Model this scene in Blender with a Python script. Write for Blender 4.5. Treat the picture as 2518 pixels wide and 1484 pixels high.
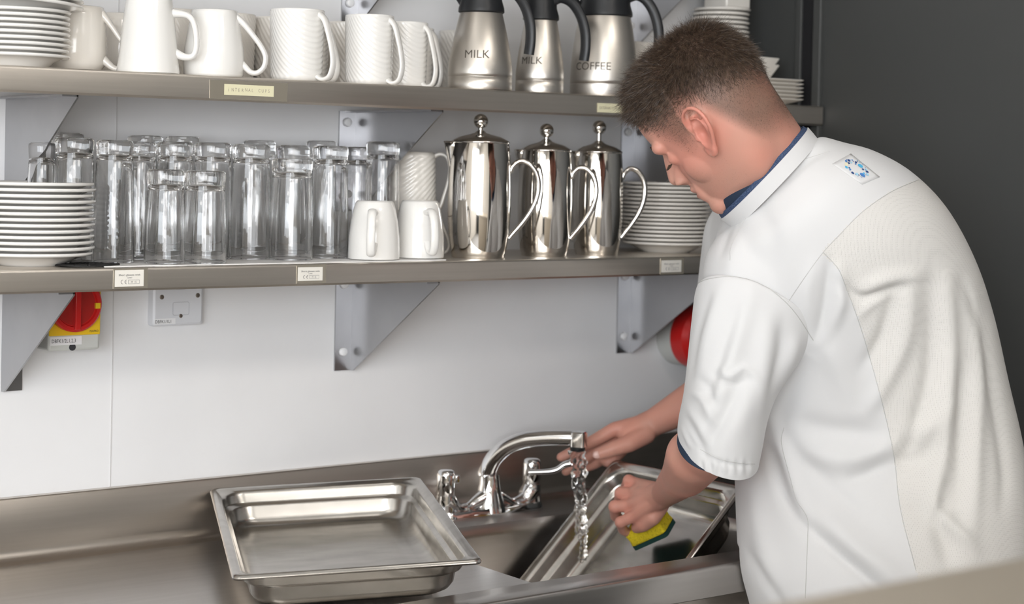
import bpy, bmesh, math, random
import numpy as np
from mathutils import Vector, Matrix, noise
from mathutils.bvhtree import BVHTree

# ------------------------------------------------------------------ camera, sky, lights, exposure
S = bpy.context.scene
for o in list(bpy.data.objects): bpy.data.objects.remove(o)
IMW, IMH = 2518, 1484
FOC, CY = 4414.0, -271.66
YAW, PITCH, ROLL = 0.646, 0.018, -0.022
CAM = np.array([0.0, -2.4543, 1.47])
_f = np.array([math.sin(YAW)*math.cos(PITCH), math.cos(YAW)*math.cos(PITCH), -math.sin(PITCH)])
_r = np.array([math.cos(YAW), -math.sin(YAW), 0.0]); _d = np.cross(_f, _r)
MR = math.cos(ROLL)*_r + math.sin(ROLL)*_d
MD = -math.sin(ROLL)*_r + math.cos(ROLL)*_d
MF = _f
cam_data = bpy.data.cameras.new('camera'); cam = bpy.data.objects.new('camera', cam_data)
S.collection.objects.link(cam); S.camera = cam
cam.matrix_world = Matrix(((MR[0], -MD[0], -MF[0], CAM[0]), (MR[1], -MD[1], -MF[1], CAM[1]),
                           (MR[2], -MD[2], -MF[2], CAM[2]), (0, 0, 0, 1)))
cam_data.sensor_fit = 'HORIZONTAL'; cam_data.sensor_width = 36.0
cam_data.lens = 36.0*FOC/IMW
cam_data.shift_y = CY/IMW
cam_data.clip_start = 0.05
cam_data.dof.use_dof = True; cam_data.dof.focus_distance = 2.47; cam_data.dof.aperture_fstop = 4.5

S.view_settings.view_transform = 'Standard'; S.view_settings.look = 'None'
S.view_settings.gamma = 1.0; S.view_settings.use_curve_mapping = False
S.view_settings.exposure = 0.0
world = bpy.data.worlds.new('world'); S.world = world; world.use_nodes = True
world.node_tree.nodes['Background'].inputs[0].default_value = (0.75, 0.8, 0.9, 1)
world.node_tree.nodes['Background'].inputs[1].default_value = 0.3

def area(name, loc, target, sx, sy, power, col):
    l = bpy.data.lights.new(name, 'AREA'); l.shape = 'RECTANGLE'; l.size = sx; l.size_y = sy
    l.energy = power; l.color = col
    o = bpy.data.objects.new(name, l); S.collection.objects.link(o); o.location = loc
    o.rotation_euler = (Vector(target)-Vector(loc)).to_track_quat('-Z', 'Y').to_euler()
    return o
area('window_daylight', (-2.45, -3.3, 1.75), (1.5, -0.3, 1.15), 2.2, 1.3, 82, (0.88, 0.94, 1.0))
area('rear_fill_light', (-0.9, -5.05, 1.6), (1.6, 0.0, 1.0), 3.4, 1.4, 140, (0.97, 0.98, 1.0))  # added soft frontal fill; the rear wall has no window here
S.cycles.max_bounces = 28; S.cycles.transmission_bounces = 28; S.cycles.glossy_bounces = 10; S.cycles.diffuse_bounces = 5

# ------------------------------------------------------------------ pixel <-> place helpers (the place itself is in metres)
def ray(px, py): return MR*(px-IMW/2)+MD*(py-IMH/2-CY)+MF*FOC
def at(px, py, D): return CAM+ray(px, py)*D/FOC            # D metres in front of the lens
def ony(px, py, Y): d = ray(px, py); return CAM+d*(Y-CAM[1])/d[1]
def onz(px, py, Z): d = ray(px, py); return CAM+d*(Z-CAM[2])/d[2]
def onx(px, py, X): d = ray(px, py); return CAM+d*(X-CAM[0])/d[0]
def proj(P):
    q = np.atleast_2d(P)-CAM; z = q@MF
    return np.stack([q@MR*FOC/z+IMW/2, q@MD*FOC/z+IMH/2+CY], 1)

# ------------------------------------------------------------------ materials
def mat(name, col, rough=0.5, metal=0.0, coat=0.0, trans=0.0, ior=1.45, sss=0.0, spec=None, bump=None, vary=None, aniso=0.0, emit=None):
    m = bpy.data.materials.new(name); m.use_nodes = True; nt = m.node_tree; b = nt.nodes['Principled BSDF']
    b.inputs['Base Color'].default_value = (*col, 1); b.inputs['Roughness'].default_value = rough
    b.inputs['Metallic'].default_value = metal; b.inputs['Coat Weight'].default_value = coat
    b.inputs['Coat Roughness'].default_value = 0.08
    b.inputs['Transmission Weight'].default_value = trans; b.inputs['IOR'].default_value = ior
    if aniso: b.inputs['Anisotropic'].default_value = aniso
    if sss:
        b.inputs['Subsurface Weight'].default_value = sss; b.inputs['Subsurface Radius'].default_value = (1.0, 0.35, 0.2)
        b.inputs['Subsurface Scale'].default_value = 0.006
    if spec is not None: b.inputs['Specular IOR Level'].default_value = spec
    if emit:
        b.inputs['Emission Color'].default_value = (*emit[0], 1); b.inputs['Emission Strength'].default_value = emit[1]
    tc = None
    def texc(scale):
        nonlocal tc
        if tc is None: tc = nt.nodes.new('ShaderNodeTexCoord')
        mp = nt.nodes.new('ShaderNodeMapping'); mp.inputs['Scale'].default_value = scale
        nt.links.new(tc.outputs['Object'], mp.inputs[0]); return mp
    if bump:                                                # (scale vec, strength, distance, detail)
        n = nt.nodes.new('ShaderNodeTexNoise'); n.inputs['Scale'].default_value = 1; n.inputs['Detail'].default_value = bump[3]
        nt.links.new(texc(bump[0]).outputs[0], n.inputs['Vector'])
        bp = nt.nodes.new('ShaderNodeBump'); bp.inputs['Strength'].default_value = bump[1]; bp.inputs['Distance'].default_value = bump[2]
        nt.links.new(n.outputs[0], bp.inputs['Height']); nt.links.new(bp.outputs[0], b.inputs['Normal'])
    if vary:                                                # (scale vec, colour b, low, high)
        n = nt.nodes.new('ShaderNodeTexNoise'); n.inputs['Scale'].default_value = 1; n.inputs['Detail'].default_value = 5
        nt.links.new(texc(vary[0]).outputs[0], n.inputs['Vector'])
        r = nt.nodes.new('ShaderNodeValToRGB'); r.color_ramp.elements[0].position = vary[2]; r.color_ramp.elements[1].position = vary[3]
        r.color_ramp.elements[0].color = (*col, 1); r.color_ramp.elements[1].color = (*vary[1], 1)
        nt.links.new(n.outputs[0], r.inputs[0]); nt.links.new(r.outputs[0], b.inputs['Base Color'])
    return m
M = {}
M['wall'] = mat('wall_cladding', (0.83, 0.83, 0.84), 0.33, vary=((6, 6, 6), (0.79, 0.79, 0.80), 0.35, 0.75))
M['joint'] = mat('wall_joint', (0.66, 0.65, 0.65), 0.5)
M['dark'] = mat('charcoal_panel', (0.055, 0.057, 0.056), 0.55, bump=((900, 900, 900), 0.15, 0.0005, 2))
M['darker'] = mat('black_gap', (0.01, 0.01, 0.012), 0.6)
M['steel'] = mat('brushed_steel', (0.72, 0.67, 0.61), 0.36, 1.0, bump=((14, 900, 900), 0.12, 0.0004, 3), vary=((5, 160, 160), (0.63, 0.585, 0.53), 0.3, 0.8))
M['worktop'] = mat('worktop_steel', (0.60, 0.575, 0.55), 0.30, 1.0, bump=((12, 500, 500), 0.10, 0.0004, 3), vary=((3, 80, 80), (0.54, 0.515, 0.49), 0.3, 0.8))
M['bracket'] = mat('bracket_steel', (0.44, 0.44, 0.45), 0.30, 1.0, vary=((9, 9, 9), (0.38, 0.38, 0.39), 0.35, 0.7))
M['pan'] = mat('pan_steel', (0.60, 0.58, 0.55), 0.23, 1.0, bump=((30, 400, 60), 0.10, 0.0004, 4), vary=((14, 40, 20), (0.46, 0.44, 0.41), 0.35, 0.75))
M['chrome'] = mat('chrome', (0.82, 0.82, 0.82), 0.05, 1.0)
M['polish'] = mat('polished_steel', (0.78, 0.75, 0.71), 0.045, 1.0)
M['satin'] = mat('satin_steel', (0.56, 0.525, 0.48), 0.30, 1.0, aniso=0.8, bump=((60, 60, 900), 0.06, 0.0003, 2))
nt = M['satin'].node_tree; tg = nt.nodes.new('ShaderNodeTangent'); tg.direction_type = 'RADIAL'; tg.axis = 'Z'
nt.links.new(tg.outputs[0], nt.nodes['Principled BSDF'].inputs['Tangent'])
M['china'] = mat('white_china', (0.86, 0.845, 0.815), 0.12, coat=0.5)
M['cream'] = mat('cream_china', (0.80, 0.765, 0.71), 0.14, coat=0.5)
M['glass'] = mat('clear_glass', (1.0, 1.0, 1.0), 0.0, trans=1.0, ior=1.45)
M['water'] = mat('water', (1, 1, 1), 0.0, trans=1.0, ior=1.33)
M['black'] = mat('black_plastic', (0.016, 0.017, 0.019), 0.36, bump=((700, 700, 700), 0.2, 0.0004, 2))
M['rubber'] = mat('black_rubber', (0.012, 0.012, 0.012), 0.5)
M['cap'] = mat('white_cap', (0.85, 0.85, 0.86), 0.35)
M['socket'] = mat('socket_plastic', (0.70, 0.71, 0.74), 0.3)
M['box'] = mat('grey_plastic', (0.60, 0.61, 0.58), 0.4)
M['yellow'] = mat('yellow_plate', (0.86, 0.56, 0.02), 0.4)
M['red'] = mat('red_knob', (0.42, 0.018, 0.014), 0.35)
M['red2'] = mat('red_casing', (0.62, 0.02, 0.018), 0.28)
M['paper'] = mat('white_label', (0.80, 0.77, 0.71), 0.6)
M['note'] = mat('yellow_note', (0.76, 0.72, 0.50), 0.65)
M['tape'] = mat('clear_tape', (0.42, 0.38, 0.31), 0.22, 0.55)
M['ink'] = mat('ink', (0.04, 0.04, 0.045), 0.6)
M['pencil'] = mat('pencil', (0.33, 0.29, 0.22), 0.7)
M['etch'] = mat('etched_mark', (0.10, 0.085, 0.07), 0.5, 0.4)
M['cloth'] = mat('white_liner', (0.78, 0.77, 0.76), 0.85)
M['floor'] = mat('grey_vinyl', (0.28, 0.27, 0.26), 0.6)
M['ceil'] = mat('ceiling_tile', (0.80, 0.79, 0.76), 0.8)
M['room'] = mat('room_paint', (0.78, 0.74, 0.68), 0.7)
for _n, _e in (('lamp_a', 1.5), ('lamp_b', 13.0), ('lamp_c', 6.0)): M[_n] = mat(_n, (1, 1, 1), 0.5, emit=((1.0, 0.94, 0.87), _e))
M['neartop'] = mat('dull_steel', (0.64, 0.58, 0.49), 0.5, 1.0)
M['lampframe'] = mat('lamp_frame', (0.7, 0.7, 0.7), 0.4)

# ------------------------------------------------------------------ mesh builder
class G:
    def __init__(s): s.v = []; s.f = []; s.mi = []; s.m = 0
    def add(s, vs, fs):
        n = len(s.v); s.v += [tuple(map(float, p)) for p in vs]
        s.f += [tuple(i+n for i in f) for f in fs]; s.mi += [s.m]*len(fs); return s
    def box(s, x0, x1, y0, y1, z0, z1):
        return s.add([(x, y, z) for x in (x0, x1) for y in (y0, y1) for z in (z0, z1)],
                     [(0, 1, 3, 2), (4, 6, 7, 5), (0, 4, 5, 1), (2, 3, 7, 6), (0, 2, 6, 4), (1, 5, 7, 3)])
    def loft(s, rings, cap0=True, cap1=True, closed=True):
        n = len(rings[0]); vs = [p for r in rings for p in r]; fs = []
        for i in range(len(rings)-1):
            for j in range(n if closed else n-1):
                k = (j+1) % n; fs.append((i*n+j, i*n+k, (i+1)*n+k, (i+1)*n+j))
        if cap0: fs.append(tuple(range(n))[::-1])
        if cap1: fs.append(tuple(range((len(rings)-1)*n, len(rings)*n)))
        return s.add(vs, fs)
    def lathe(s, prof, n=48, c=(0, 0, 0), fn=None):        # prof: (r, z); r==0 ends close to a point
        rings = []
        for r, z in prof:
            r = max(r, 1e-5)
            rings.append([(c[0]+(fn(r, z, 2*math.pi*j/n) if fn else r)*math.cos(2*math.pi*j/n),
                           c[1]+(fn(r, z, 2*math.pi*j/n) if fn else r)*math.sin(2*math.pi*j/n), c[2]+z) for j in range(n)])
        return s.loft(rings, prof[0][0] == 0, prof[-1][0] == 0)
    def tube(s, pts, rad, n=16, flat=None, up=(0, 0, 1), cap=True):    # rad: number or list; flat: width/height ratio
        pts = [np.array(p, float) for p in pts]; rings = []; up = np.array(up, float)
        if not hasattr(rad, '__len__'): rad = [rad]*len(pts)
        for i, p in enumerate(pts):
            t = pts[min(i+1, len(pts)-1)]-pts[max(i-1, 0)]; t /= np.linalg.norm(t)
            a = np.cross(up, t)
            if np.linalg.norm(a) < 1e-3: a = np.cross((1, 0, 0.2), t)
            a /= np.linalg.norm(a); b = np.cross(t, a); ra, rb = (rad[i]*flat, rad[i]) if flat else (rad[i], rad[i])
            if hasattr(rad[i], '__len__'): ra, rb = rad[i]
            rings.append([tuple(p+a*ra*math.cos(2*math.pi*j/n)+b*rb*math.sin(2*math.pi*j/n)) for j in range(n)])
        return s.loft(rings, cap, cap)
    def cone(s, a, b, ra, rb, n=20, m=5):                   # capsule whose ends have radius ra, rb
        a, b = np.array(a, float), np.array(b, float); t = b-a; L = np.linalg.norm(t); t /= L
        pts, rad = [], []
        for i in range(m+1):
            q = math.pi/2*i/m; pts.append(a-t*ra*math.cos(q)); rad.append(max(ra*math.sin(q), 1e-4))
        for i in range(m+1):
            q = math.pi/2*i/m; pts.append(b+t*rb*math.sin(q)); rad.append(max(rb*math.cos(q), 1e-4))
        return s.tube2(pts, rad, t, n)
    def tube2(s, pts, rad, t, n):
        a = np.cross((0.13, 0.2, 1), t); a /= np.linalg.norm(a); b = np.cross(t, a)
        return s.loft([[tuple(p+(a*math.cos(2*math.pi*j/n)+b*math.sin(2*math.pi*j/n))*r) for j in range(n)] for p, r in zip(pts, rad)])
    def ell(s, c, ax, n=24, m=14):                          # ellipsoid, ax = three axis vectors
        c = np.array(c, float); ax = [np.array(q, float) for q in ax]
        return s.loft([[tuple(c+(ax[0]*math.cos(2*math.pi*j/n)+ax[1]*math.sin(2*math.pi*j/n))*max(math.sin(math.pi*i/m), 1e-3)+ax[2]*math.cos(math.pi*i/m)) for j in range(n)] for i in range(m+1)])
    def xf(s, mtx, start=0):
        for i in range(start, len(s.v)): s.v[i] = tuple(mtx @ Vector(s.v[i]))
        return s
def smooth_path(pts, k=6):                                 # Catmull-Rom
    P = [np.array(p, float) for p in pts]; P = [2*P[0]-P[1]]+P+[2*P[-1]-P[-2]]; out = []
    for i in range(1, len(P)-2):
        for j in range(k):
            t = j/k; a, b, c, d = P[i-1], P[i], P[i+1], P[i+2]
            out.append(0.5*((2*b)+(-a+c)*t+(2*a-5*b+4*c-d)*t*t+(-a+3*b-3*c+d)*t**3))
    out.append(P[-2]); return out
def rrect(hx, hy, r, z, k=6, c=(0, 0)):
    r = min(r, hx*0.999, hy*0.999); out = []
    for sx, sy, a0 in ((1, 1, 0), (-1, 1, 90), (-1, -1, 180), (1, -1, 270)):
        for i in range(k+1):
            a = math.radians(a0+90*i/k); out.append((c[0]+sx*(hx-r)+r*math.cos(a), c[1]+sy*(hy-r)+r*math.sin(a), z))
    return out
def mesh_of(name, g, mats, smooth=35):
    me = bpy.data.meshes.new(name); me.from_pydata(g.v, [], g.f)
    for m in (mats if isinstance(mats, (list, tuple)) else [mats]): me.materials.append(m)
    if any(g.mi): me.polygons.foreach_set('material_index', g.mi)
    bm = bmesh.new(); bm.from_mesh(me); bmesh.ops.remove_doubles(bm, verts=bm.verts, dist=2e-6)
    bmesh.ops.recalc_face_normals(bm, faces=bm.faces); bm.to_mesh(me); bm.free()
    if smooth: me.shade_smooth(); me.set_sharp_from_angle(angle=math.radians(smooth))
    return me
def link(o, parent=None):
    S.collection.objects.link(o)
    if parent: o.parent = parent
    return o
def part(name, g, m, parent=None, smooth=35, bevel=0, world=False, label=None):
    """one mesh object; world=True: the builder's coordinates are world ones and are moved into the parent's"""
    if world and parent is not None:
        root = parent; off = Vector((0, 0, 0))
        while root is not None: off += root.location; root = root.parent
        g.v = [(p[0]-off.x, p[1]-off.y, p[2]-off.z) for p in g.v]
    o = link(bpy.data.objects.new(name, mesh_of(name, g, m, smooth)), parent)
    if bevel:
        b = o.modifiers.new('bevel', 'BEVEL'); b.width = bevel; b.segments = 3; b.limit_method = 'ANGLE'; b.angle_limit = math.radians(40)
        o.data.shade_smooth() if smooth else None
    if label: o['label'] = label
    return o
def tag(o, label, cat, group=None, kind=None):
    if label: o['label'] = label
    if cat: o['category'] = cat
    if group: o['group'] = group
    if kind: o['kind'] = kind
    return o
def thing(name, loc, label, cat, group=None, rz=0):
    o = bpy.data.objects.new(name, None); o.empty_display_size = 0.05; o.location = loc; o.rotation_euler = (0, 0, rz)
    link(o); return tag(o, label, cat, group)
def copy_tree(o, parent=None):
    c = o.copy(); S.collection.objects.link(c); c.parent = parent
    for ch in list(o.children): copy_tree(ch, c)
    return c
def struct(name, g, m, **k): return tag(part(name, g, m, **k), None, None, kind='structure')
_fonts = {}
def text_geo(txt, h, align='CENTER', squash=1.0):          # flat glyph mesh in x/y, cap height h
    cu = bpy.data.curves.new('t', 'FONT'); cu.body = txt; cu.align_x = align; cu.size = 1.0; cu.resolution_u = 3
    ob = bpy.data.objects.new('t', cu); S.collection.objects.link(ob)
    dg = bpy.context.evaluated_depsgraph_get(); me = ob.evaluated_get(dg).to_mesh()
    vs = [(v.co.x*h/0.7*squash, v.co.y*h/0.7, 0) for v in me.vertices]; fs = [tuple(p.vertices) for p in me.polygons]
    ob.evaluated_get(dg).to_mesh_clear(); bpy.data.objects.remove(ob); bpy.data.curves.remove(cu)
    return vs, fs
def wall_text(g, txt, x, y, z, h, align='CENTER', squash=1.0, tilt=0.0):      # text standing in the xz plane facing -y
    vs, fs = text_geo(txt, h, align, squash); c, s = math.cos(tilt), math.sin(tilt)
    g.add([(x+a*c-b*s, y, z+a*s+b*c) for a, b, _ in vs], fs); return g

# ------------------------------------------------------------------ the room
ZS1, ZS1B = 1.315, 1.284        # lower shelf top / bottom
ZS2, ZS2B = 1.575, 1.541        # upper shelf
ZS3, ZS3B = 1.875, 1.841
SHY = -0.25                      # front edge of the shelves
XR = ony(2024, 270, -0.25)[0]+0.004                      # right wall
ZW = 0.885                       # worktop
XL = -2.6; YB = -5.2; ZC = 2.65
g = G(); g.box(XL-0.1, XR+0.1, 0.0005, 0.1, 0, ZC); struct('wall_back', g, M['wall'])
seamx = ony(276, 900, 0)[0]
g = G(); g.box(seamx-0.0007, seamx+0.0007, -0.0006, 0.001, 0.96, ZC); struct('trim_1', g, M['joint'], smooth=0)
g = G(); g.box(XR+0.0005, XR+0.1, YB, 0, 0, ZC); struct('wall_right', g, M['dark'])
g = G(); g.box(XL, XR, YB, 0.0, -0.1, 0); struct('floor', g, M['floor'])
g = G(); g.box(XL, XR, YB, 0.0, ZC, ZC+0.1); struct('ceiling', g, M['ceil'])
g = G(); g.box(XL-0.1, XL, YB, 0, 0, 1.1); g.box(XL-0.1, XL, YB, 0, 2.4, ZC); g.box(XL-0.1, XL, YB, -4.4, 1.1, 2.4); g.box(XL-0.1, XL, -2.2, 0, 1.1, 2.4)
struct('wall_left', g, M['room'])
g = G()
for a, b in ((-4.4, -4.36), (-3.33, -3.27), (-2.24, -2.2)): g.box(XL-0.07, XL-0.02, a, b, 1.1, 2.4)
for a, b in ((1.1, 1.15), (2.35, 2.4)): g.box(XL-0.07, XL-0.02, -4.4, -2.2, a, b)
struct('window_1', g, M['cap'])
g = G(); g.box(XL, XR, YB-0.1, YB, 0, ZC); struct('wall_front', g, M['room'])
for i, (xa_, xb_, h_, lab_) in enumerate(((1.55, 2.25, 2.1, 'added unseen charcoal cupboard for dark reflections, right on the rear wall'), (-2.55, -1.95, 2.1, 'added unseen charcoal cupboard for dark reflections, in the rear left corner'))):  # unseen dark cupboards, added so the polished steel picks up dark reflections
    t = thing('added_dark_cupboard', ((xa_+xb_)/2, YB+0.35, 0), lab_, 'cupboard', 'charcoal cupboards added at the rear for dark reflections'); w2 = (xb_-xa_)/2-0.02
    g = G(); g.box(-w2, w2, -0.3, 0.27, 0.05, h_); part('cupboard_body', g, M['dark'], t, smooth=0)
    for sx in (-1, 1):
        g = G(); g.box(min(sx*0.004, sx*w2), max(sx*0.004, sx*w2), 0.27, 0.29, 0.07, h_-0.02); dr = part('door', g, M['dark'], t, bevel=0.002)
        g = G(); g.tube([(sx*0.04, 0.31, 1.0), (sx*0.04, 0.31, 1.2)], 0.006, 10); part('handle', g, M['chrome'], dr)
# upright trims of the charcoal wall beside the shelves (a narrow black gap between two posts)
def ywall(px): return onx(px, 100, XR)[1]
ya, yb, yc, yd = ywall(1962), ywall(1976), ywall(2006), ywall(2026)
g = G(); g.box(XR-0.008, XR+0.01, yb, ya, 0, ZC); struct('trim_2', g, M['dark'], bevel=0.002)
g = G(); g.box(XR-0.003, XR+0.01, yc, yb, 0, ZC); struct('trim_3', g, M['darker'], smooth=0)
g = G(); g.box(XR-0.010, XR+0.01, yd, yc, 0, ZC); struct('trim_4', g, M['dark'], bevel=0.003)

# ceiling light panels (behind and over the camera, seen only as reflections)
k = 0
for lx in (-1.5, 0.0, 1.5):
    for ly in (-1.0, -2.6, -4.2):
        k += 1
        t = thing('ceiling_light', (lx, ly, ZC), 'square ceiling light panel, %s column, %s' % (
            {-1.5: 'left', 0.0: 'middle', 1.5: 'right'}[lx], {-1.0: 'row nearest the shelf wall', -2.6: 'row over the camera side', -4.2: 'row at the rear of the room'}[ly]), 'ceiling light', 'ceiling lights over the kitchen')
        g = G(); g.box(-0.29, 0.29, -0.29, 0.29, -0.012, -0.006); part('diffuser', g, M[{-1.0: 'lamp_a', -2.6: 'lamp_b', -4.2: 'lamp_c'}[ly]], t, smooth=0)
        g = G()
        for a, b, c, d in ((-0.31, 0.31, 0.29, 0.31), (-0.31, 0.31, -0.31, -0.29), (-0.31, -0.29, -0.29, 0.29), (0.29, 0.31, -0.29, 0.29)): g.box(a, b, c, d, -0.016, 0)
        part('frame', g, M['lampframe'], t, smooth=0)

# ------------------------------------------------------------------ shelves
BRX = [ony(27, 900, 0)[0], ony(862, 800, 0)[0], ony(1547, 800, 0)[0]]
BRX[0] = ony(180, 715, -0.245)[0]
def bracket_geo(zt, x, mir=False):                                    # wall flange to the left of the plate
    g = G(); th = 0.0025; h = 0.158; w = 0.030
    g.box(*((x, x+w) if mir else (x-w, x)), -0.003, 0, zt-h, zt)
    prof = [(-0.003, zt), (-0.245, zt), (-0.245, zt-0.004), (-0.01, zt-h), (-0.003, zt-h)]
    n = len(prof)
    g.add([(x+dx, y, z) for dx in (0, th) for y, z in prof], [tuple(range(n))[::-1], tuple(range(n, 2*n))]+[(i, (i+1) % n, (i+1) % n+n, i+n) for i in range(n)])
    g.box(x-0.02, x+th, -0.245, -0.003, zt-0.0025, zt)
    return g
def make_shelf(z0, z1, name, label, brs, caps):
    xa, xb = 0.35, XR-0.004
    t = thing(name, (0.9, 0, z0), label, 'shelf', 'steel wall shelves')
    g = G(); r = 0.004; prof = []
    pts = [(0.0, z1), (0.0, z1-0.003), (SHY+0.006, z1-0.003), (SHY+0.004, z0+0.002), (SHY+0.014, z0+0.002), (SHY+0.014, z0), (SHY+0.003, z0), (SHY, z0+0.003)]
    pts += [(SHY+r-r*math.cos(a), z1-r+r*math.sin(a)) for a in (0, 0.4, 0.8, 1.2, math.pi/2)]
    n = len(pts)
    g.add([(x, y, z) for x in (xa, xb) for y, z in pts], [tuple(range(n))[::-1], tuple(range(n, 2*n))]+[(i, (i+1) % n, (i+1) % n+n, i+n) for i in range(n)])
    part('shelf_board', g, M['steel'], t, world=True)
    for bx in brs:
        b = part('bracket', bracket_geo(z0, bx, bx == BRX[0]), M['bracket'], t, smooth=0, world=True)
        for cz in caps:
            c = G(); c.lathe([(0, -0.0055), (0.004, -0.0055), (0.0065, -0.004), (0.0072, -0.001), (0.0072, 0)], 24)
            c.xf(Matrix.Translation((bx+(0.018 if bx == BRX[0] else -0.0155), -0.003, z0+cz)) @ Matrix.Rotation(math.radians(-90), 4, 'X') @ Matrix.Scale(1, 4))
            c2 = part('screw_cap', c, M['cap'], b, world=True, label='white plastic cap over the bracket screw')
    return t
sh1 = make_shelf(ZS1B, ZS1, 'wall_shelf', 'lower stainless steel wall shelf holding tumblers and coffee presses', BRX, (-0.128, -0.02))
sh2 = make_shelf(ZS2B, ZS2, 'wall_shelf', 'middle stainless steel wall shelf holding mugs and vacuum jugs', BRX, (-0.018, -0.128))
sh3 = make_shelf(ZS3B, ZS3, 'wall_shelf', 'topmost wall shelf, only its bracket plates showing above the mugs', BRX, (-0.128, -0.02))

# labels taped to the shelf fronts
def shelf_label(parent, p0, p1, paper, tape, writer, tilt=0.0):
    a = ony(p0[0], p0[1], SHY-0.001); b = ony(p1[0], p1[1], SHY-0.001); cx, cz = (a[0]+b[0])/2, (a[2]+b[2])/2
    hw, hh = abs(b[0]-a[0])/2, abs(b[2]-a[2])/2
    c, s = math.cos(tilt), math.sin(tilt)
    def quad(x0, x1, z0, z1, y0, y1):
        g = G(); g.box(x0, x1, y0, y1, z0, z1)
        g.v = [(cx+p[0]*c-p[2]*s, p[1], cz+p[0]*s+p[2]*c) for p in g.v]; return g
    if tape: part('sticky_tape', quad(-hw+tape[0], hw+tape[1], tape[2], tape[3], SHY-0.0006, SHY+0.0003), M['tape'], parent, smooth=0, world=True)
    l = part('shelf_label', quad(-hw, hw, -hh, hh, SHY-0.0011, SHY-0.0004), paper, parent, smooth=0, world=True)
    g = G(); writer(g, hw, hh)
    g.v = [(cx+p[0]*c-p[2]*s, SHY-0.0014, cz+p[0]*s+p[2]*c) for p in g.v]
    return l, g
def rect(g, x0, x1, z0, z1, w):
    for a, b, c, d in ((x0, x1, z0, z0+w), (x0, x1, z1-w, z1), (x0, x0+w, z0, z1), (x1-w, x1, z0, z1)): g.add([(a, 0, c), (b, 0, c), (b, 0, d), (a, 0, d)], [(0, 1, 2, 3)])
def w_short(g, hw, hh):
    wall_text(g, 'Short glasses with', 0, 0, hh*0.30, hh*0.23, squash=0.98*hw/hh/1.55)
    wall_text(g, '1/2 PINT', 0, 0, -hh*0.02, hh*0.15, squash=0.9)
    wall_text(g, 'M  15', hw*0.30, 0, -hh*0.58, hh*0.24, squash=0.9)
    rect(g, -hw*0.08, hw*0.70, -hh*0.68, -hh*0.20, hh*0.03)
    for cx, a0 in ((-hw*0.47, 0), (-hw*0.20, 1)):           # the round C and E of the mark
        R, w = hh*0.25, hh*0.05
        for i in range(10):
            a, b = math.radians(80+20*i), math.radians(80+20*(i+1))
            g.add([(cx+math.cos(a)*R, 0, -hh*0.43+math.sin(a)*R), (cx+math.cos(b)*R, 0, -hh*0.43+math.sin(b)*R), (cx+math.cos(b)*(R-w), 0, -hh*0.43+math.sin(b)*(R-w)), (cx+math.cos(a)*(R-w), 0, -hh*0.43+math.sin(a)*(R-w))], [(0, 1, 2, 3)])
        if a0: g.add([(cx-R, 0, -hh*0.43-w/2), (cx, 0, -hh*0.43-w/2), (cx, 0, -hh*0.43+w/2), (cx-R, 0, -hh*0.43+w/2)], [(0, 1, 2, 3)])
for p0, p1 in (((283, 664), (353, 703)), ((733, 657), (793, 689)), ((1627, 640), (1675, 668))):
    l, g = shelf_label(sh1, p0, p1, M['paper'], (-0.002, 0.006, -0.0135, 0.0135), w_short)
    part('lettering', g, M['ink'], l, smooth=0, world=True, label='black printing')
def w_int(g, hw, hh):
    x = -hw*0.86; rnd = random.Random(3)
    for i, chx in enumerate('iNTERNAL CUPS'):
        if chx != ' ': wall_text(g, chx, x, 0, -hh*0.30+rnd.uniform(-1, 1)*hh*0.08, hh*(0.62 if chx != 'i' else 0.7), 'LEFT', 0.78, rnd.uniform(-0.06, 0.06))
        x += hw*1.76/13
l, g = shelf_label(sh2, (552, 206), (673, 238), M['note'], (-0.022, 0.022, -0.0135, 0.0125), w_int, -0.0)
part('lettering', g, M['pencil'], l, smooth=0, world=True, label='thin pencilled capitals')
def w_ext(g, hw, hh): wall_text(g, 'EXTERNAL CUPS', -hw*0.92, 0, -hh*0.25, hh*0.55, 'LEFT', 0.85)
l, g = shelf_label(sh2, (1470, 253), (1570, 280), M['note'], None, w_ext, 0)
part('lettering', g, M['pencil'], l, smooth=0, world=True, label='thin pencilled capitals')

# ------------------------------------------------------------------ wall fittings
# isolator switch
x0, x1 = ony(120, 860, -0.06)[0], ony(247, 858, -0.06)[0]; zb = ony(180, 862, -0.06)[2]
w = x1-x0
t = thing('isolator_switch', ((x0+x1)/2, 0, zb), 'grey isolator switch with red rotary knob on a yellow plate', 'switch')
g = G(); g.box(-w/2, w/2, -0.058, 0, 0, 0.135); part('housing', g, M['box'], t, bevel=0.004)
g = G(); g.box(-w/2-0.0, w/2-0.001, -0.0605, -0.058, 0.022, 0.112); part('yellow_plate', g, M['yellow'], t, bevel=0.001)
g = G(); g.lathe([(0, 0), (0.0375, 0), (0.0385, 0.002), (0.0385, 0.011), (0.036, 0.0135), (0.0315, 0.0135), (0.030, 0.010), (0, 0.0095)], 64)
mk = Matrix.Translation((-0.004, -0.0605, 0.066)) @ Matrix.Rotation(math.radians(90), 4, 'X')
g.xf(mk); kn = part('rotary_knob', g, M['red2'], t)
g = G(); g.box(-0.0045, 0.0045, -0.080, -0.0695, 0.031, 0.101)
g.v = [(p[0]-0.004, p[1], p[2]) for p in g.v]; part('knob_grip', g, M['red2'], kn, bevel=0.0015)
g = G(); g.lathe([(0, 0.0), (0.029, 0), (0.029, 0.0003), (0, 0.0003)], 48); g.xf(Matrix.Translation((-0.004, -0.0702, 0.066)) @ Matrix.Rotation(math.radians(90), 4, 'X')); part('knob_face', g, M['red'], kn)
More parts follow.
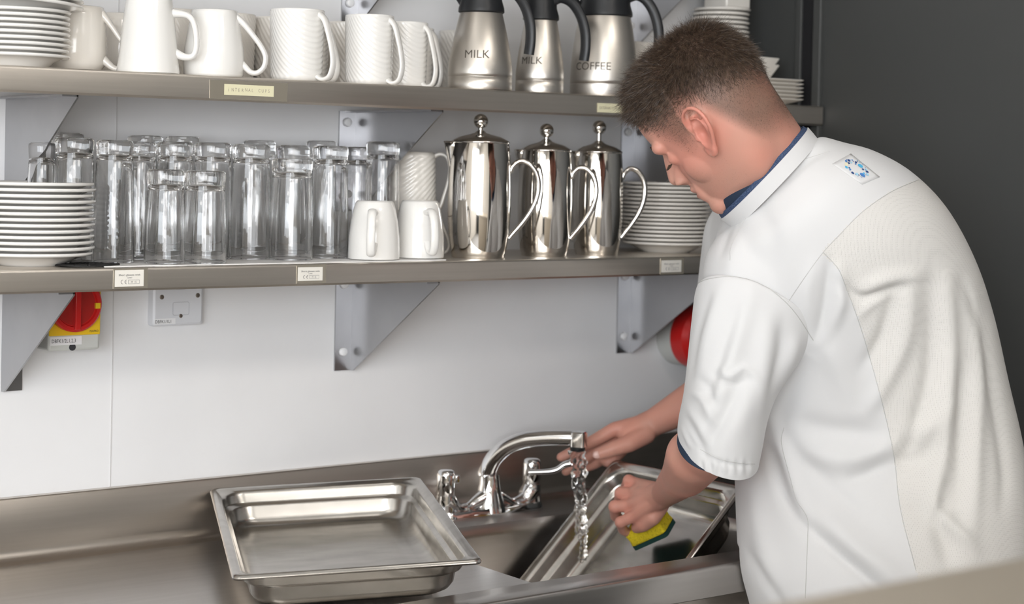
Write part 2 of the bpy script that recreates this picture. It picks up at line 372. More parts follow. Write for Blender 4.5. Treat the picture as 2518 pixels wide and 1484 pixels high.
g = G(); g.box(0.024, 0.031, -0.0745, -0.070, 0.060, 0.068); part('padlock_tab', g, M['yellow'], kn, smooth=0)
g = G(); g.box(-w/2+0.002, w/2-0.028, -0.0590, -0.0579, 0.0085, 0.0205); tp = part('printed_tape', g, M['cap'], t, smooth=0)
g = G(); wall_text(g, 'DBFK1/2L1,2,3', -w/2+0.004, -0.0595, 0.0120, 0.0052, 'LEFT', 0.80); part('lettering', g, M['ink'], tp, smooth=0)
g = G(); wall_text(g, 'P3A/PKO', w/2-0.004, -0.0612, 0.0255, 0.003, 'RIGHT', 0.8); part('plate_lettering', g, M['ink'], t, smooth=0)
g = G(); g.lathe([(0, 0), (0.005, 0), (0.005, 0.0006), (0, 0.0006)], 20); g.xf(Matrix.Translation((-0.003, -0.058, 0.005)) @ Matrix.Rotation(math.radians(90), 4, 'X')); part('screw_hole', g, M['ink'], t)
# blank/fused spur plate
x0, x1 = ony(375, 800, -0.016)[0], ony(500, 795, -0.016)[0]; zb = ony(440, 800, -0.016)[2]; w = x1-x0
t = thing('fused_spur_plate', ((x0+x1)/2, 0, zb), 'white plastic fused spur outlet plate on the wall under the lower shelf', 'wall outlet')
g = G(); g.loft([rrect(w/2, 0.043, 0.004, 0.0), rrect(w/2, 0.043, 0.004, 0.010), rrect(w/2-0.001, 0.042, 0.004, 0.0140), rrect(w/2-0.004, 0.039, 0.004, 0.0160)])
g.xf(Matrix.Translation((0, 0, 0.043)) @ Matrix.Rotation(math.radians(90), 4, 'X')); part('face_plate', g, M['socket'], t, smooth=25)
def rr_line(g, hx, hz, r, cx, cz, y, wd):
    a = rrect(hx, hz, r, 0); b = rrect(hx-wd, hz-wd, r-wd, 0); n = len(a)
    g.add([(cx+p[0], y, cz+p[1]) for p in a+b], [(i, (i+1) % n, n+(i+1) % n, n+i) for i in range(n)])
M['line'] = mat('moulded_line', (0.40, 0.41, 0.44), 0.5)
g = G(); rr_line(g, 0.0135, 0.010, 0.003, 0.004, 0.0255, -0.0163, 0.0006); part('fuse_carrier', g, M['line'], t, smooth=0)
g = G(); rr_line(g, 0.009, 0.013, 0.003, 0.003, 0.067, -0.0163, 0.0006); part('rocker_switch', g, M['line'], t, smooth=0)
M['screw'] = mat('screw_brass', (0.22, 0.19, 0.16), 0.4, 0.8)
for sx, sz, sr in ((-0.0275, 0.0435, 0.0035), (0.0315, 0.0445, 0.0035), (0.004, 0.0145, 0.003)):
    g = G(); g.lathe([(0, 0), (sr, 0), (sr, 0.0004), (sr*0.7, 0.0009), (0, 0.0009)], 20); g.xf(Matrix.Translation((sx, -0.016, sz)) @ Matrix.Rotation(math.radians(90), 4, 'X')); part('screw', g, M['screw'], t)
g = G(); g.box(-w/2+0.003, -w/2+0.037, -0.0168, -0.0159, 0.003, 0.0115); tp = part('printed_tape', g, M['cap'], t, smooth=0)
g = G(); wall_text(g, 'DBFK1/1L1', -w/2+0.0035, -0.0171, 0.0048, 0.0046, 'LEFT', 0.88); part('lettering', g, M['ink'], tp, smooth=0)
# fire blanket drum
cx = ony(1722, 830, -0.07); R = 0.056
t = thing('fire_blanket_case', (cx[0]+0.012, 0, cx[2]), 'round red fire blanket case on grey wall mount, half hidden by the sleeve', 'fire blanket')
g = G(); g.lathe([(0, 0), (R, 0), (R, 0.038), (0, 0.038)], 64); g.xf(Matrix.Rotation(math.radians(90), 4, 'X')); part('wall_mount', g, M['box'], t)
g = G(); g.lathe([(0, 0.038), (R+0.001, 0.038), (R+0.002, 0.045), (R-0.002, 0.066), (R-0.012, 0.074), (R-0.02, 0.072), (R-0.022, 0.069), (0, 0.069)], 64); g.xf(Matrix.Rotation(math.radians(90), 4, 'X')); part('red_cover', g, M['red2'], t)
g = G(); g.tube(smooth_path([(-0.018, -0.071, 0.004), (-0.020, -0.078, -0.012), (-0.014, -0.078, -0.028), (0, -0.078, -0.032), (0.014, -0.078, -0.028), (0.02, -0.078, -0.012), (0.018, -0.071, 0.004)]), 0.0025, 10); part('pull_loop', g, M['box'], t)
g = G(); wall_text(g, 'FIRE', -0.006, -0.0775, 0.026, 0.009); wall_text(g, 'BLANKET', -0.0, -0.0775, 0.039, 0.006); part('lettering', g, M['cap'], t, smooth=0, label='white capitals')

# ------------------------------------------------------------------ worktop, sink, splashback
YF = -0.622
BX0, BX1, BY0, BY1 = onz(1156, 1382, ZW)[0], 2.08, -0.545, onz(1250, 1281, ZW)[1]
ZL = 0.903                       # top of the front lip
t = thing('sink_worktop', (1.2, -0.3, 0), 'long stainless steel worktop with raised rear upstand, front lip and sunken sink', 'sink counter')
bm = bmesh.new()
hole = [(p[0], p[1]) for p in rrect((BX1-BX0)/2, (BY1-BY0)/2, 0.022, 0, 8, ((BX0+BX1)/2, (BY0+BY1)/2))]
outer = [(-0.4, -0.0005), (-0.4, YF+0.074), (XR, YF+0.074), (XR, 0.0)]
for loop in (outer, hole):
    vs = [bm.verts.new((x, y, ZW)) for x, y in loop]
    for i in range(len(vs)): bm.edges.new((vs[i], vs[(i+1) % len(vs)]))
bmesh.ops.triangle_fill(bm, edges=bm.edges, use_beauty=True, use_dissolve=False, normal=(0, 0, 1))
g = G(); g.add([v.co[:] for v in bm.verts], [tuple(v.index for v in f.verts) for f in (bm.verts.index_update(), bm.faces)[1]]); bm.free()
part('drainer_top', g, M['worktop'], t, world=True, smooth=30)
# upstand with folded top and a cove at its foot
pts = [(-0.0, 0.975), (-0.012, 0.975), (-0.0145, 0.972), (-0.0145, ZW+0.018), (-0.0165, ZW+0.009), (-0.021, ZW+0.0035), (-0.028, ZW+0.0008), (-0.038, ZW), (-0.038, ZW-0.003), (0, ZW-0.003)]
def extrude(pts, x0, x1):
    g = G(); n = len(pts)
    g.add([(x, y, z) for x in (x0, x1) for y, z in pts], [tuple(range(n))[::-1], tuple(range(n, 2*n))]+[(i, (i+1) % n, (i+1) % n+n, i+n) for i in range(n)]); return g
M['upstand'] = mat('upstand_steel', (0.60, 0.55, 0.50), 0.31, 1.0, bump=((14, 900, 900), 0.10, 0.0004, 3), vary=((5, 160, 160), (0.55, 0.505, 0.455), 0.3, 0.8))
part('upstand', extrude(pts, -0.4, XR), M['upstand'], t, world=True, smooth=50)
r = 0.006
pts = [(YF+0.076, ZW), (YF+0.070, ZW+0.002), (YF+0.064, ZL-0.003), (YF+0.060, ZL)] + [(YF+r-r*math.sin(a), ZL-r+r*math.cos(a)) for a in (0, 0.4, 0.8, 1.2, math.pi/2)] + [(YF, ZL-0.042), (YF+0.002, ZL-0.044), (YF+0.014, ZL-0.044), (YF+0.014, ZL-0.042), (YF+0.004, ZL-0.040), (YF+0.004, ZL-0.021), (YF+0.076, ZL-0.021)]
part('front_lip', extrude(pts, -0.4, XR), M['worktop'], t, world=True, smooth=50)
cbx, cby = (BX0+BX1)/2, (BY0+BY1)/2; hx, hy = (BX1-BX0)/2, (BY1-BY0)/2
g = G(); g.loft([rrect(hx-i, hy-i, 0.022+q, z, 8, (cbx, cby)) for i, q, z in ((0, 0, ZW), (0.001, 0, ZW-0.002), (0.004, 0.004, ZW-0.009), (0.005, 0.01, ZW-0.02), (0.010, 0.03, 0.60), (0.014, 0.04, 0.575), (0.035, 0.04, 0.56), (0.07, 0.04, 0.557))], cap0=False)
bs = part('sink_bowl', g, M['worktop'], t, world=True, smooth=50)
g = G(); g.lathe([(0, 0.004), (0.02, 0.004), (0.038, 0.003), (0.042, 0.0), (0.042, -0.002)], 32, (cbx, cby, 0.557)); part('drain', g, M['chrome'], bs, world=True)
# cupboard fronts and legs below
g = G(); g.box(-0.4, XR, YF+0.05, YF+0.07, 0.12, ZW-0.038); part('apron_panel', g, M['steel'], t, world=True, smooth=0)

def gn_pan(hx, hy, depth):
    g = G(); d = depth
    R = [(0.000, 0.010, -0.0065), (-0.001, 0.011, -0.004), (0.0005, 0.011, -0.0012), (0.003, 0.011, 0), (0.007, 0.011, -0.0005), (0.009, 0.012, -0.002), (0.011, 0.018, -0.003), (0.0135, 0.034, -0.005), (0.0155, 0.036, -0.009),
         (0.0170, 0.037, -d*0.36), (0.0180, 0.038, -d*0.40), (0.0225, 0.040, -d*0.44), (0.0240, 0.040, -d*0.48), (0.0265, 0.040, -d*0.76), (0.031, 0.040, -d*0.90), (0.039, 0.036, -d*0.985), (0.049, 0.030, -d)]
    g.loft([rrect(hx-i, hy-i, r, z, 8) for i, r, z in R], cap0=False)
    return g
def fold_loc(o, c, ax, ay, az):                            # orient with its own x,y,z axes
    o.matrix_world = Matrix(((ax[0], ay[0], az[0], c[0]), (ax[1], ay[1], az[1], c[1]), (ax[2], ay[2], az[2], c[2]), (0, 0, 0, 1)))
pan = part('gastronorm_pan', gn_pan(0.16125, 0.2315, 0.055), M['pan'], smooth=40)
md = pan.modifiers.new('s', 'SOLIDIFY'); md.thickness = 0.0009; md.offset = -1
pan.location = (1.366, 2.220+CAM[1], 0.943); pan.rotation_euler = Matrix.Rotation(-0.433, 3, 'Z').to_4x4().to_euler()
pan.rotation_mode = 'XYZ'
pan.matrix_world = Matrix.Translation((1.329, 2.158+CAM[1], 0.9545)) @ Matrix.Rotation(-0.4185, 4, 'Z') @ Matrix.Rotation(-0.0375, 4, 'Y') @ Matrix.Rotation(0.058, 4, 'X')
tag(pan, 'large shallow stainless steel pan standing empty on the draining board', 'steel pan', 'catering pans')
TL, TR = at(1508, 1127, 2.985), at(1826, 1194, 2.715)
w_ = TR-TL; W2 = np.linalg.norm(w_); w_ /= W2
l_ = at(1272, 1420, 2.884)-TL; l_ -= w_*(l_@w_); l_ /= np.linalg.norm(l_)
n_ = np.cross(w_, -l_)
print('PAN2', TL, TR, W2, l_, n_)
PL = 0.530
c2 = (TL+TR)/2+l_*PL/2
pan2 = part('gastronorm_pan', gn_pan(0.1625, PL/2, 0.065), M['pan'], smooth=40)
md = pan2.modifiers.new('s', 'SOLIDIFY'); md.thickness = 0.0009; md.offset = -1
fold_loc(pan2, c2, w_, -l_, n_)
tag(pan2, 'deep stainless steel pan propped slanting in the sink and being scrubbed', 'steel pan', 'catering pans')
PAN2 = (c2, w_, -l_, n_)

# ------------------------------------------------------------------ mixer tap
fq = onz(1226, 1267, ZW); fx, fy, fz = fq[0], fq[1]+0.027, ZW; DT = (np.array([fx, fy, ZW+0.05])-CAM)@MF
t = thing('mixer_tap', (fx, fy, fz), 'chrome deck mixer tap with curved spout and two handles behind the sink', 'tap')
g = G()
g.loft([rrect(0.106, 0.026, 0.024, 0.0), rrect(0.106, 0.026, 0.024, 0.004), rrect(0.103, 0.023, 0.021, 0.012)])
g.v = [(p[0], p[1], p[2]) for p in g.v]
body = smooth_path([(-0.088, 0, 0.030), (-0.072, 0, 0.014), (-0.045, 0, 0.012), (-0.025, 0, 0.020), (0, 0, 0.026), (0.025, 0, 0.020), (0.045, 0, 0.012), (0.072, 0, 0.014), (0.088, 0, 0.030)], 5)
g.tube(body, [0.014+0.004*math.cos(abs(p[0])/0.09*math.pi*2) for p in body], 20, up=(0, 1, 0))
g.lathe([(0.030, 0.004), (0.026, 0.018), (0.0205, 0.034), (0.0175, 0.050), (0.0165, 0.062), (0.0165, 0.064), (0, 0.064)], 40)
for sx in (-0.088, 0.088): g.lathe([(0.018, 0.004), (0.0165, 0.02), (0.0155, 0.034), (0.0145, 0.040), (0, 0.040)], 32, (sx, 0, 0))
part('tap_body', g, M['chrome'], t, smooth=60)
sdir = np.array([0.60, -0.80, 0]); sp = []
P0 = np.array([fx, fy, 0]); 
for px, py in ((1196, 1196), (1198, 1160), (1214, 1128), (1243, 1100), (1283, 1083), (1330, 1077), (1385, 1076), (1418, 1077)):
    d = ray(px, py); A = np.array([[sdir[0], -d[0]], [sdir[1], -d[1]]]); s_, k_ = np.linalg.solve(A, CAM[:2]-P0[:2])
    q = CAM+d*k_; sp.append(q-np.array([fx, fy, fz]))
off = sp[0][:2].copy()
print('spout', sp, off)
path = smooth_path([np.array([sp[0][0], sp[0][1], 0.062])]+sp[1:], 6)
nn = len(path); rad = [(0.0155-0.0035*i/(nn-1), 0.0165-0.005*i/(nn-1)) for i in range(nn)]
g = G(); g.tube(path, rad, 28, up=np.cross(sdir, (0, 0, 1)))
part('spout', g, M['chrome'], t, smooth=60)
tip = sp[-1]
e = sdir
g = G(); g.loft([rrect(0.0115, 0.0125, 0.004, z) for z in (-0.013, 0.0095)] + [rrect(0.010, 0.011, 0.004, 0.0115)])
g.xf(Matrix.Translation(tuple(tip+e*0.004)) @ Matrix.Rotation(math.atan2(e[1], e[0]), 4, 'Z')); part('spout_end', g, M['chrome'], t, smooth=30)
ae = tip+e*0.002
g = G(); g.lathe([(0, -0.020), (0.0115, -0.020), (0.0125, -0.018), (0.0125, -0.0125), (0, -0.0125)], 28, tuple(ae)); part('aerator', g, M['rubber'], t)
for sx, lev in ((-0.088, False), (0.088, True)):
    g = G(); g.lathe([(0.0135, 0.040), (0.0150, 0.042), (0.0152, 0.060), (0.0150, 0.075), (0.0135, 0.081), (0.009, 0.0835), (0, 0.084)], 32, (sx, 0, 0))
    if not lev: g.v = [(p[0], p[1], p[2]-0.004) for p in g.v]
    h = part('tap_handle', g, M['chrome'], t, smooth=60)
    if lev:
        lp = []
        for px, py in ((1300, 1161), (1345, 1159), (1370, 1154), (1388, 1142), (1404, 1138)):
            q = at(px, py, DT)-np.array([fx, fy, fz]); lp.append(q)
        g = G(); path = smooth_path(lp, 5); g.tube(path, [(0.0045+0.004*(i/len(path))**2, 0.0042+0.002*(i/len(path))) for i in range(len(path))], 16)
        part('lever', g, M['chrome'], h, smooth=60)
    else:
        g = G(); g.box(-0.0035+sx+0.012, 0.0035+sx+0.012, -0.018, 0.002, 0.058, 0.072); part('lever', g, M['chrome'], h, bevel=0.002)
TAPROOT = np.array([fx, fy, fz])
# water
top = TAPROOT+ae+np.array([0, 0, -0.020])
g = G(); rings = []; N = 90; botp = at(1437, 1406, (TAPROOT+ae-CAM)@MF-0.004); zend = botp[2]
rnd = random.Random(5)
for i in range(N+1):
    u = i/N; z = top[2]+(zend-top[2])*u; r0 = 0.0125*(1-0.42*min(1, u*1.6))+0.0006*math.sin(i*0.9)+0.0012*u*math.sin(i*1.7+1)
    dx = 0.0018*math.sin(u*13)*u+(botp[0]-top[0])*u; rings.append([(top[0]+dx+(r0*(1+0.22*math.sin(3*a+i*0.28)+0.14*math.sin(5*a-i*0.45+1)+0.08*noise.noise(Vector((math.cos(a)*2, math.sin(a)*2, i*0.5)))))*math.cos(a), top[1]+(botp[1]-top[1])*u+(r0*(1+0.22*math.sin(3*a+i*0.28)+0.14*math.sin(5*a-i*0.45+1)))*math.sin(a), z) for a in [2*math.pi*j/20 for j in range(20)]])
g.loft(rings)
for i in range(26):
    u = rnd.uniform(0.55, 1.0); z = top[2]+(zend-top[2])*u; a = rnd.uniform(0, 6.28); rr = rnd.uniform(0.004, 0.009); q = rnd.uniform(0.0012, 0.0026)
    g.ell((top[0]+rr*math.cos(a), top[1]+rr*math.sin(a), z), ((q, 0, 0), (0, q, 0), (0, 0, q*1.4)), 10, 6)
w = part('water_stream', g, M['water'], smooth=80); tag(w, 'clear twisting stream of water falling from the tap spout', 'water')

# ------------------------------------------------------------------ crockery builders
def sx_on(px, py, Y): return ony(px, py, Y)[0]
def plate_mesh(r, h=0.016, foot=0.52, coarse=False):
    g = G(); n = 96
    out = [(0, 0.001), (r*foot-0.003, 0.001), (r*foot-0.002, 0), (r*foot, 0), (r*foot+0.002, 0.002), (r*0.72, h*0.45), (r*0.9, h*0.78), (r-0.002, h-0.0045), (r, h-0.0028), (r, h-0.001), (r-0.0015, h), (r*0.93, h-0.0012), (r*0.8, h*0.72), (r*0.64, h*0.42), (r*0.5, h*0.25), (0, h*0.25)]
    g.lathe(out, n); return g
plates = {}
def plate_stack(px, Y, zbase, r, n, dz, h, m, where, key, jitter=0.0015, tilt=None, foot=0.52, seed=0, names=None):
    k = (round(r, 4), h, m.name, foot)
    if k not in plates: plates[k] = mesh_of('plate', plate_mesh(r, h, foot), m, 60)
    x = sx_on(px, 500, Y) if px is not None else None
    rnd = random.Random(seed)
    for i in range(n):
        o = bpy.data.objects.new('plate', plates[k]); link(o); o.location = (x+rnd.uniform(-1, 1)*jitter, Y+rnd.uniform(-1, 1)*jitter, zbase+i*dz)
        if tilt: o.rotation_euler = (tilt[0], tilt[1], 0)
        ordn = ['bottom', 'second from bottom', 'third from bottom', 'fourth from bottom', 'fifth from bottom', 'sixth from bottom', 'seventh from bottom', 'eighth from bottom', 'ninth from bottom', 'tenth from bottom']
        if i == n-1: w = 'topmost plate'
        elif i < len(ordn) and i <= n//2: w = ordn[i]+' plate'
        else: w = {2: 'second', 3: 'third', 4: 'fourth', 5: 'fifth', 6: 'sixth', 7: 'seventh', 8: 'eighth', 9: 'ninth', 10: 'tenth', 11: 'eleventh', 12: 'twelfth'}[n-i]+' plate from the top'
        tag(o, w+' of '+where, 'plate', key)
# left end, lower shelf
plate_stack(80, -0.165, ZS1, 0.081, 13, 0.0077, 0.019, M['china'], 'the stack at the left end of the lower shelf', 'white plates stacked left on the lower shelf', seed=1, foot=0.5)
# left end, upper shelf
plate_stack(22, -0.170, ZS2, 0.0745, 9, 0.0073, 0.018, M['china'], 'the stack at the left end of the middle shelf', 'white plates stacked left on the middle shelf', seed=2, foot=0.6)
plate_stack(30, -0.170, ZS2+9*0.0073+0.006, 0.0875, 3, 0.008, 0.016, M['china'], 'the wider plates topping the left middle-shelf stack', 'wider plates on the left middle-shelf stack', seed=3, tilt=(0.0, 0.05))
# right, lower shelf
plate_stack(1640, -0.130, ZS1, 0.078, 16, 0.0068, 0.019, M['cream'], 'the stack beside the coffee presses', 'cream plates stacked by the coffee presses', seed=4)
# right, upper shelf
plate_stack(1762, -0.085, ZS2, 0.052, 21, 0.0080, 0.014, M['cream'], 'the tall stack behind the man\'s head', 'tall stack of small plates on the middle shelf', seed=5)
# square plates and bowls by the charcoal wall
def sq_loft(specs, rot):
    g = G(); g.loft([rrect(h, h, r, z, 5) for h, r, z in specs]); g.xf(Matrix.Rotation(rot, 4, 'Z')); return g
spx = XR-0.074
sqm = mesh_of('square_plate', sq_loft([(0.034, 0.01, 0), (0.036, 0.01, 0.002), (0.050, 0.013, 0.0060), (0.0605, 0.015, 0.0100), (0.063, 0.016, 0.0112), (0.063, 0.016, 0.0124), (0.061, 0.015, 0.0126), (0.04, 0.012, 0.006)], 0.0), M['cream'], 50)
for i in range(6):
    o = bpy.data.objects.new('square_plate', sqm); link(o); o.location = (spx, -0.155, ZS2+i*0.0068)
    tag(o, ['bottom', 'second from bottom', 'third from bottom', 'third from top', 'second from top', 'topmost'][i]+' square plate of the low stack against the charcoal wall', 'plate', 'square plates by the charcoal wall')
sqb = mesh_of('square_bowl', sq_loft([(0.024, 0.006, 0), (0.025, 0.006, 0.002), (0.038, 0.008, 0.026), (0.038, 0.008, 0.028), (0.036, 0.007, 0.027), (0.024, 0.006, 0.004)], 0.0), M['cream'], 50)
for i in range(2):
    o = bpy.data.objects.new('square_bowl', sqb); link(o); o.location = (spx-0.012, -0.150, ZS2+5*0.0068+0.0105+i*0.012); o.rotation_euler = (0, 0, 0.1)
    tag(o, ['lower', 'upper'][i]+' square cream bowl nested on the square plates', 'bowl', 'square bowls on the square plates')
g = G(); g.box(-0.03, 0.03, -0.03, 0.03, 0, 0.06); o = part('white_box', g, M['cream'], bevel=0.004); o.location = (sx_on(1788, 10, -0.085), -0.085, ZS2+21*0.0080+0.006)
tag(o, 'small white block standing on the tall plate stack at the top edge', 'box')

# tumblers, upside down: thick base on top
def tumbler(r, h):
    g = G(); b = 0.020
    def fn(rr, z, a): return rr*(1+0.004*math.cos(10*a))
    prof = [(0, h), (r-0.004, h), (r-0.001, h-0.002), (r-0.0003, h-0.005), (r-0.001, h-b+0.002), (r-0.0018, h-b-0.002), (r-0.0008, h-b-0.008), (r+0.001, h*0.4), (r+0.002, 0.003), (r+0.0018, 0.0005), (r+0.0008, 0), (r-0.0002, 0.0006),
            (r+0.0006, 0.004), (r-0.0007, h*0.4), (r-0.0030, h-b-0.010), (r-0.0052, h-b-0.004), (r-0.011, h-b), (0, h-b+0.0015)]
    g.lathe(prof, 64, fn=fn); return g
tum = {}
def add_tumbler(pxc, topy, Y, wpx, label, grp):
    P = ony(pxc, topy, Y); D = (P-CAM)@MF; r = wpx/2*D/FOC; h = P[2]-ZS1-0.002
    key = (round(r, 3), round(h, 2))
    if key not in tum: tum[key] = (mesh_of('tumbler', tumbler(key[0], key[1]), M['glass'], 60), key[1])
    me, h0 = tum[key]
    o = bpy.data.objects.new('tumbler', me); link(o); o.location = (P[0], Y, ZS1+0.002); o.scale = (1, 1, h/h0)
    tag(o, label, 'glass', grp)
GT = 'tall tumblers upside down on the lower shelf'; GS = 'short tumblers upside down on the lower shelf'
TUM = [(183, 338, -0.150, 97, 'tall upturned tumbler rising behind the left lower plate stack', GT),
       (104, 350, -0.135, 70, 'upturned tumbler showing only a sliver beside the left bracket plate', GT),
       (283, 344, -0.165, 95, 'tall upturned tumbler just right of the lower plate stack', GT),
       (342, 348, -0.105, 86, 'tall upturned tumbler peeping out right of the one by the plates', GT),
       (166, 326, -0.060, 80, 'rear tumbler, its base just above the tumbler behind the plates', GT),
       (358, 333, -0.045, 88, 'rear tumbler with tall base, left of the back row pair', GT),
       (449, 335, -0.045, 86, 'rear tumbler with tall base, right of the back row pair', GT),
       (431, 348, -0.115, 90, 'tall upturned tumbler behind the left short one', GT),
       (524, 350, -0.125, 92, 'tall upturned tumbler behind the right short one', GT),
       (618, 354, -0.140, 94, 'tall upturned tumbler right of the two short front ones', GT),
       (638, 345, -0.050, 80, 'rear tumbler in the back row near the shelf middle', GT),
       (720, 357, -0.105, 84, 'tall tumbler directly behind the single short one', GT),
       (813, 358, -0.150, 90, 'tall upturned tumbler left of the middle bracket flange', GT),
       (791, 346, -0.045, 76, 'rear tumbler touching the middle bracket flange', GT),
       (880, 361, -0.105, 72, 'tall tumbler between the bracket and the rightmost tumbler', GT),
       (942, 348, -0.140, 82, 'rightmost tall tumbler, standing behind the plain white mugs', GT),
       (408, 416, -0.205, 92, 'left one of the two short tumblers at the shelf front', GS),
       (505, 419, -0.210, 102, 'right one of the two short tumblers at the shelf front', GS),
       (719, 389, -0.175, 100, 'single short tumbler under the middle of the shelf glasses', GS)]
for a in TUM: add_tumbler(*a)
# white liner under the glasses
a, b = sx_on(250, 640, -0.23), sx_on(1093, 640, -0.23)
g = G(); nx = 60
top_ = [(a+(b-a)*i/nx, -0.238-0.004*math.sin(i*0.7)*math.sin(i*0.13), ZS1+0.0015) for i in range(nx+1)]; bk = [(p[0], -0.02, ZS1+0.0015) for p in top_]
g.add(top_+bk+[(p[0], p[1], ZS1+0.0001) for p in top_], [(i, i+1, nx+2+i, nx+1+i) for i in range(nx)]+[(i, 2*nx+2+i, 2*nx+3+i, i+1) for i in range(nx)])
o = part('shelf_liner', g, M['cloth'], smooth=0); tag(o, 'thin white liner sheet under the tumblers on the lower shelf', 'liner')
# dark flat scourer/doily
P = ony(215, 645, -0.205)
g = G(); rnd = random.Random(2)
for i in range(5):
    g.tube([(0.046*math.cos(a)*(0.35+0.15*i), 0.030*math.sin(a)*(0.35+0.15*i), 0.0016+0.0008*math.sin(3*a+i)) for a in [2*math.pi*j/36 for j in range(37)]], 0.0013, 8)
for i in range(12): q = i*math.pi/6; g.tube([(0.012*math.cos(q), 0.008*math.sin(q), 0.002), (0.044*math.cos(q+0.3), 0.029*math.sin(q+0.3), 0.0024)], 0.0012, 8)
o = part('wire_trivet', g, M['rubber']); o.location = (P[0], -0.205, ZS1+0.0002); tag(o, 'thin dark openwork coaster lying by the foot of the lower plates', 'coaster')

# mugs
def mug_thing(px, py, Y, z, label, grp, body, handle, m, rz=0, wpx=None, cat='mug', name='mug'):
    x = sx_on(px, py, Y); t = thing(name, (x, Y, z), label, cat, grp, rz)
    o = bpy.data.objects.new('cup_body', body); link(o, t)
    if handle is not None: h = bpy.data.objects.new('handle', handle); link(h, t)
    return t
def shell(prof, wall=0.003, n=72, inner_to=0.005, fn=None, closed_top=False):
    """outer profile bottom->top, an inner wall and a solid bottom"""
    inner = [(max(r-wall, 0.001), z) for r, z in prof if z > inner_to][::-1]
    g = G(); g.lathe([(0, prof[0][1])]+prof+[(prof[-1][0]-wall*0.5, prof[-1][1]+0.0008)]+inner+[(0, inner[-1][1]-0.001)], n, fn=fn); return g
def handle_geo(pts, r, flat, up=(0, 1, 0)):
    pts = [(pts[0][0]-0.004, 0, pts[0][2])]+list(pts[1:-1])+[(pts[-1][0]-0.004, 0, pts[-1][2])]
    path = smooth_path(pts, 7); n = len(path); g = G()
    g.tube(path, [(r*(1+0.7*abs(2*i/(n-1)-1)**4), r*flat*(1+0.35*abs(2*i/(n-1)-1)**4)) for i in range(n)], 18, up=up); return g
# image-right direction on the shelf; handles are turned to it
HR = math.atan2(MR[1], MR[0])
GM = 'mugs on the middle shelf'
# conical mug (upturned)
bd = mesh_of('cup_body', shell([(0.039, 0), (0.0425, 0.001), (0.0425, 0.004), (0.0415, 0.010), (0.0345, 0.075), (0.0315, 0.100), (0.030, 0.108)]), M['china'], 60)
hd = mesh_of('handle', handle_geo([(0.033, 0, 0.083), (0.044, 0, 0.0825), (0.055, 0, 0.079), (0.062, 0, 0.068), (0.0655, 0, 0.045), (0.062, 0, 0.027), (0.050, 0, 0.024), (0.038, 0, 0.030)], 0.0042, 1.25), M['china'], 60)
mug_thing(364, 180, -0.198, ZS2, 'tall straight-sided conical white mug with D-shaped handle at the shelf edge', GM, bd, hd, M['china'], HR)
# rounded mug with big loop
bd3 = mesh_of('cup_body', shell([(0.036, 0), (0.0405, 0.001), (0.0415, 0.004), (0.0425, 0.020), (0.041, 0.040), (0.036, 0.070), (0.0325, 0.088), (0.0315, 0.0925)]), M['china'], 60)
hd3 = mesh_of('handle', handle_geo([(0.031, 0, 0.086), (0.039, 0, 0.077), (0.052, 0, 0.062), (0.065, 0, 0.045), (0.072, 0, 0.030), (0.070, 0, 0.016), (0.062, 0, 0.008), (0.052, 0, 0.008), (0.043, 0, 0.016), (0.038, 0, 0.024)], 0.0037, 1.7), M['china'], 60)
mug_thing(525, 190, -0.196, ZS2, 'rounded white mug with large sweeping loop handle, left of the ridged cups', GM, bd3, hd3, M['china'], HR)
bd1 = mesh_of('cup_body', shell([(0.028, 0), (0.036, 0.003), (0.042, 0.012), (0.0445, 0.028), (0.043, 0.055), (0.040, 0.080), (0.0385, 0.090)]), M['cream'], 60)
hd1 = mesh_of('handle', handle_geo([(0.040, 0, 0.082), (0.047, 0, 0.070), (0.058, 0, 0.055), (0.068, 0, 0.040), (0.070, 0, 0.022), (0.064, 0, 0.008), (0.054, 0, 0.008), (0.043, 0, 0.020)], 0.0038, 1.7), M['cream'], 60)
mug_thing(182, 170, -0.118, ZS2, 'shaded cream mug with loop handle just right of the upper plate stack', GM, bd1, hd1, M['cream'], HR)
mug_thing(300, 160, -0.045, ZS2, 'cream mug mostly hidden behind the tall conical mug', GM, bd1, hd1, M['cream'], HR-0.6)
# ridged cups
def ridge(r, z, a):
    a2 = (a+math.pi) % (2*math.pi)-math.pi
    ph = z*420+14*math.cos(a2*1.0+0.6)*(1+z*8)+a2*5
    return r+(0.00042*math.sin(ph*1.55) if 0.004 < z < 0.099 and r > 0.03 else 0)
prof = [(0.030, 0), (0.0345, 0.001), (0.037, 0.006)]+[(0.037+0.0022*u, 0.006+0.094*u) for u in [i/70 for i in range(1, 71)]]+[(0.0392, 0.1015)]
def ridged(mt): g = G(); inner = [(0.0365, 0.1015), (0.034, 0.05), (0.030, 0.008)]; g.lathe([(0, 0)]+prof+[(0.038, 0.1025)]+inner+[(0, 0.006)], 180, fn=ridge); return mesh_of('cup_body', g, mt, 60)
rb, rbc = ridged(M['china']), ridged(M['cream'])
def strap(mt): return mesh_of('handle', handle_geo([(0.037, 0, 0.098), (0.045, 0, 0.088), (0.052, 0, 0.068), (0.058, 0, 0.045), (0.060, 0, 0.025), (0.055, 0, 0.008), (0.044, 0, 0.003), (0.034, 0, 0.008), (0.033, 0, 0.018)], 0.0032, 2.3), mt, 60)
st, stc = strap(M['china']), strap(M['cream'])
GR = 'ridged cups on the middle shelf'
mug_thing(728, 205, -0.198, ZS2, 'leftmost ridged white cup at the shelf front, wave pattern on its side', GR, rb, st, M['china'], HR-0.40)
mug_thing(742, 205, -0.1205, ZS2, 'ridged cup behind the leftmost one, only its strap handle showing', GR, rb, st, M['china'], HR-0.40).scale = (1, 1, 0.86)
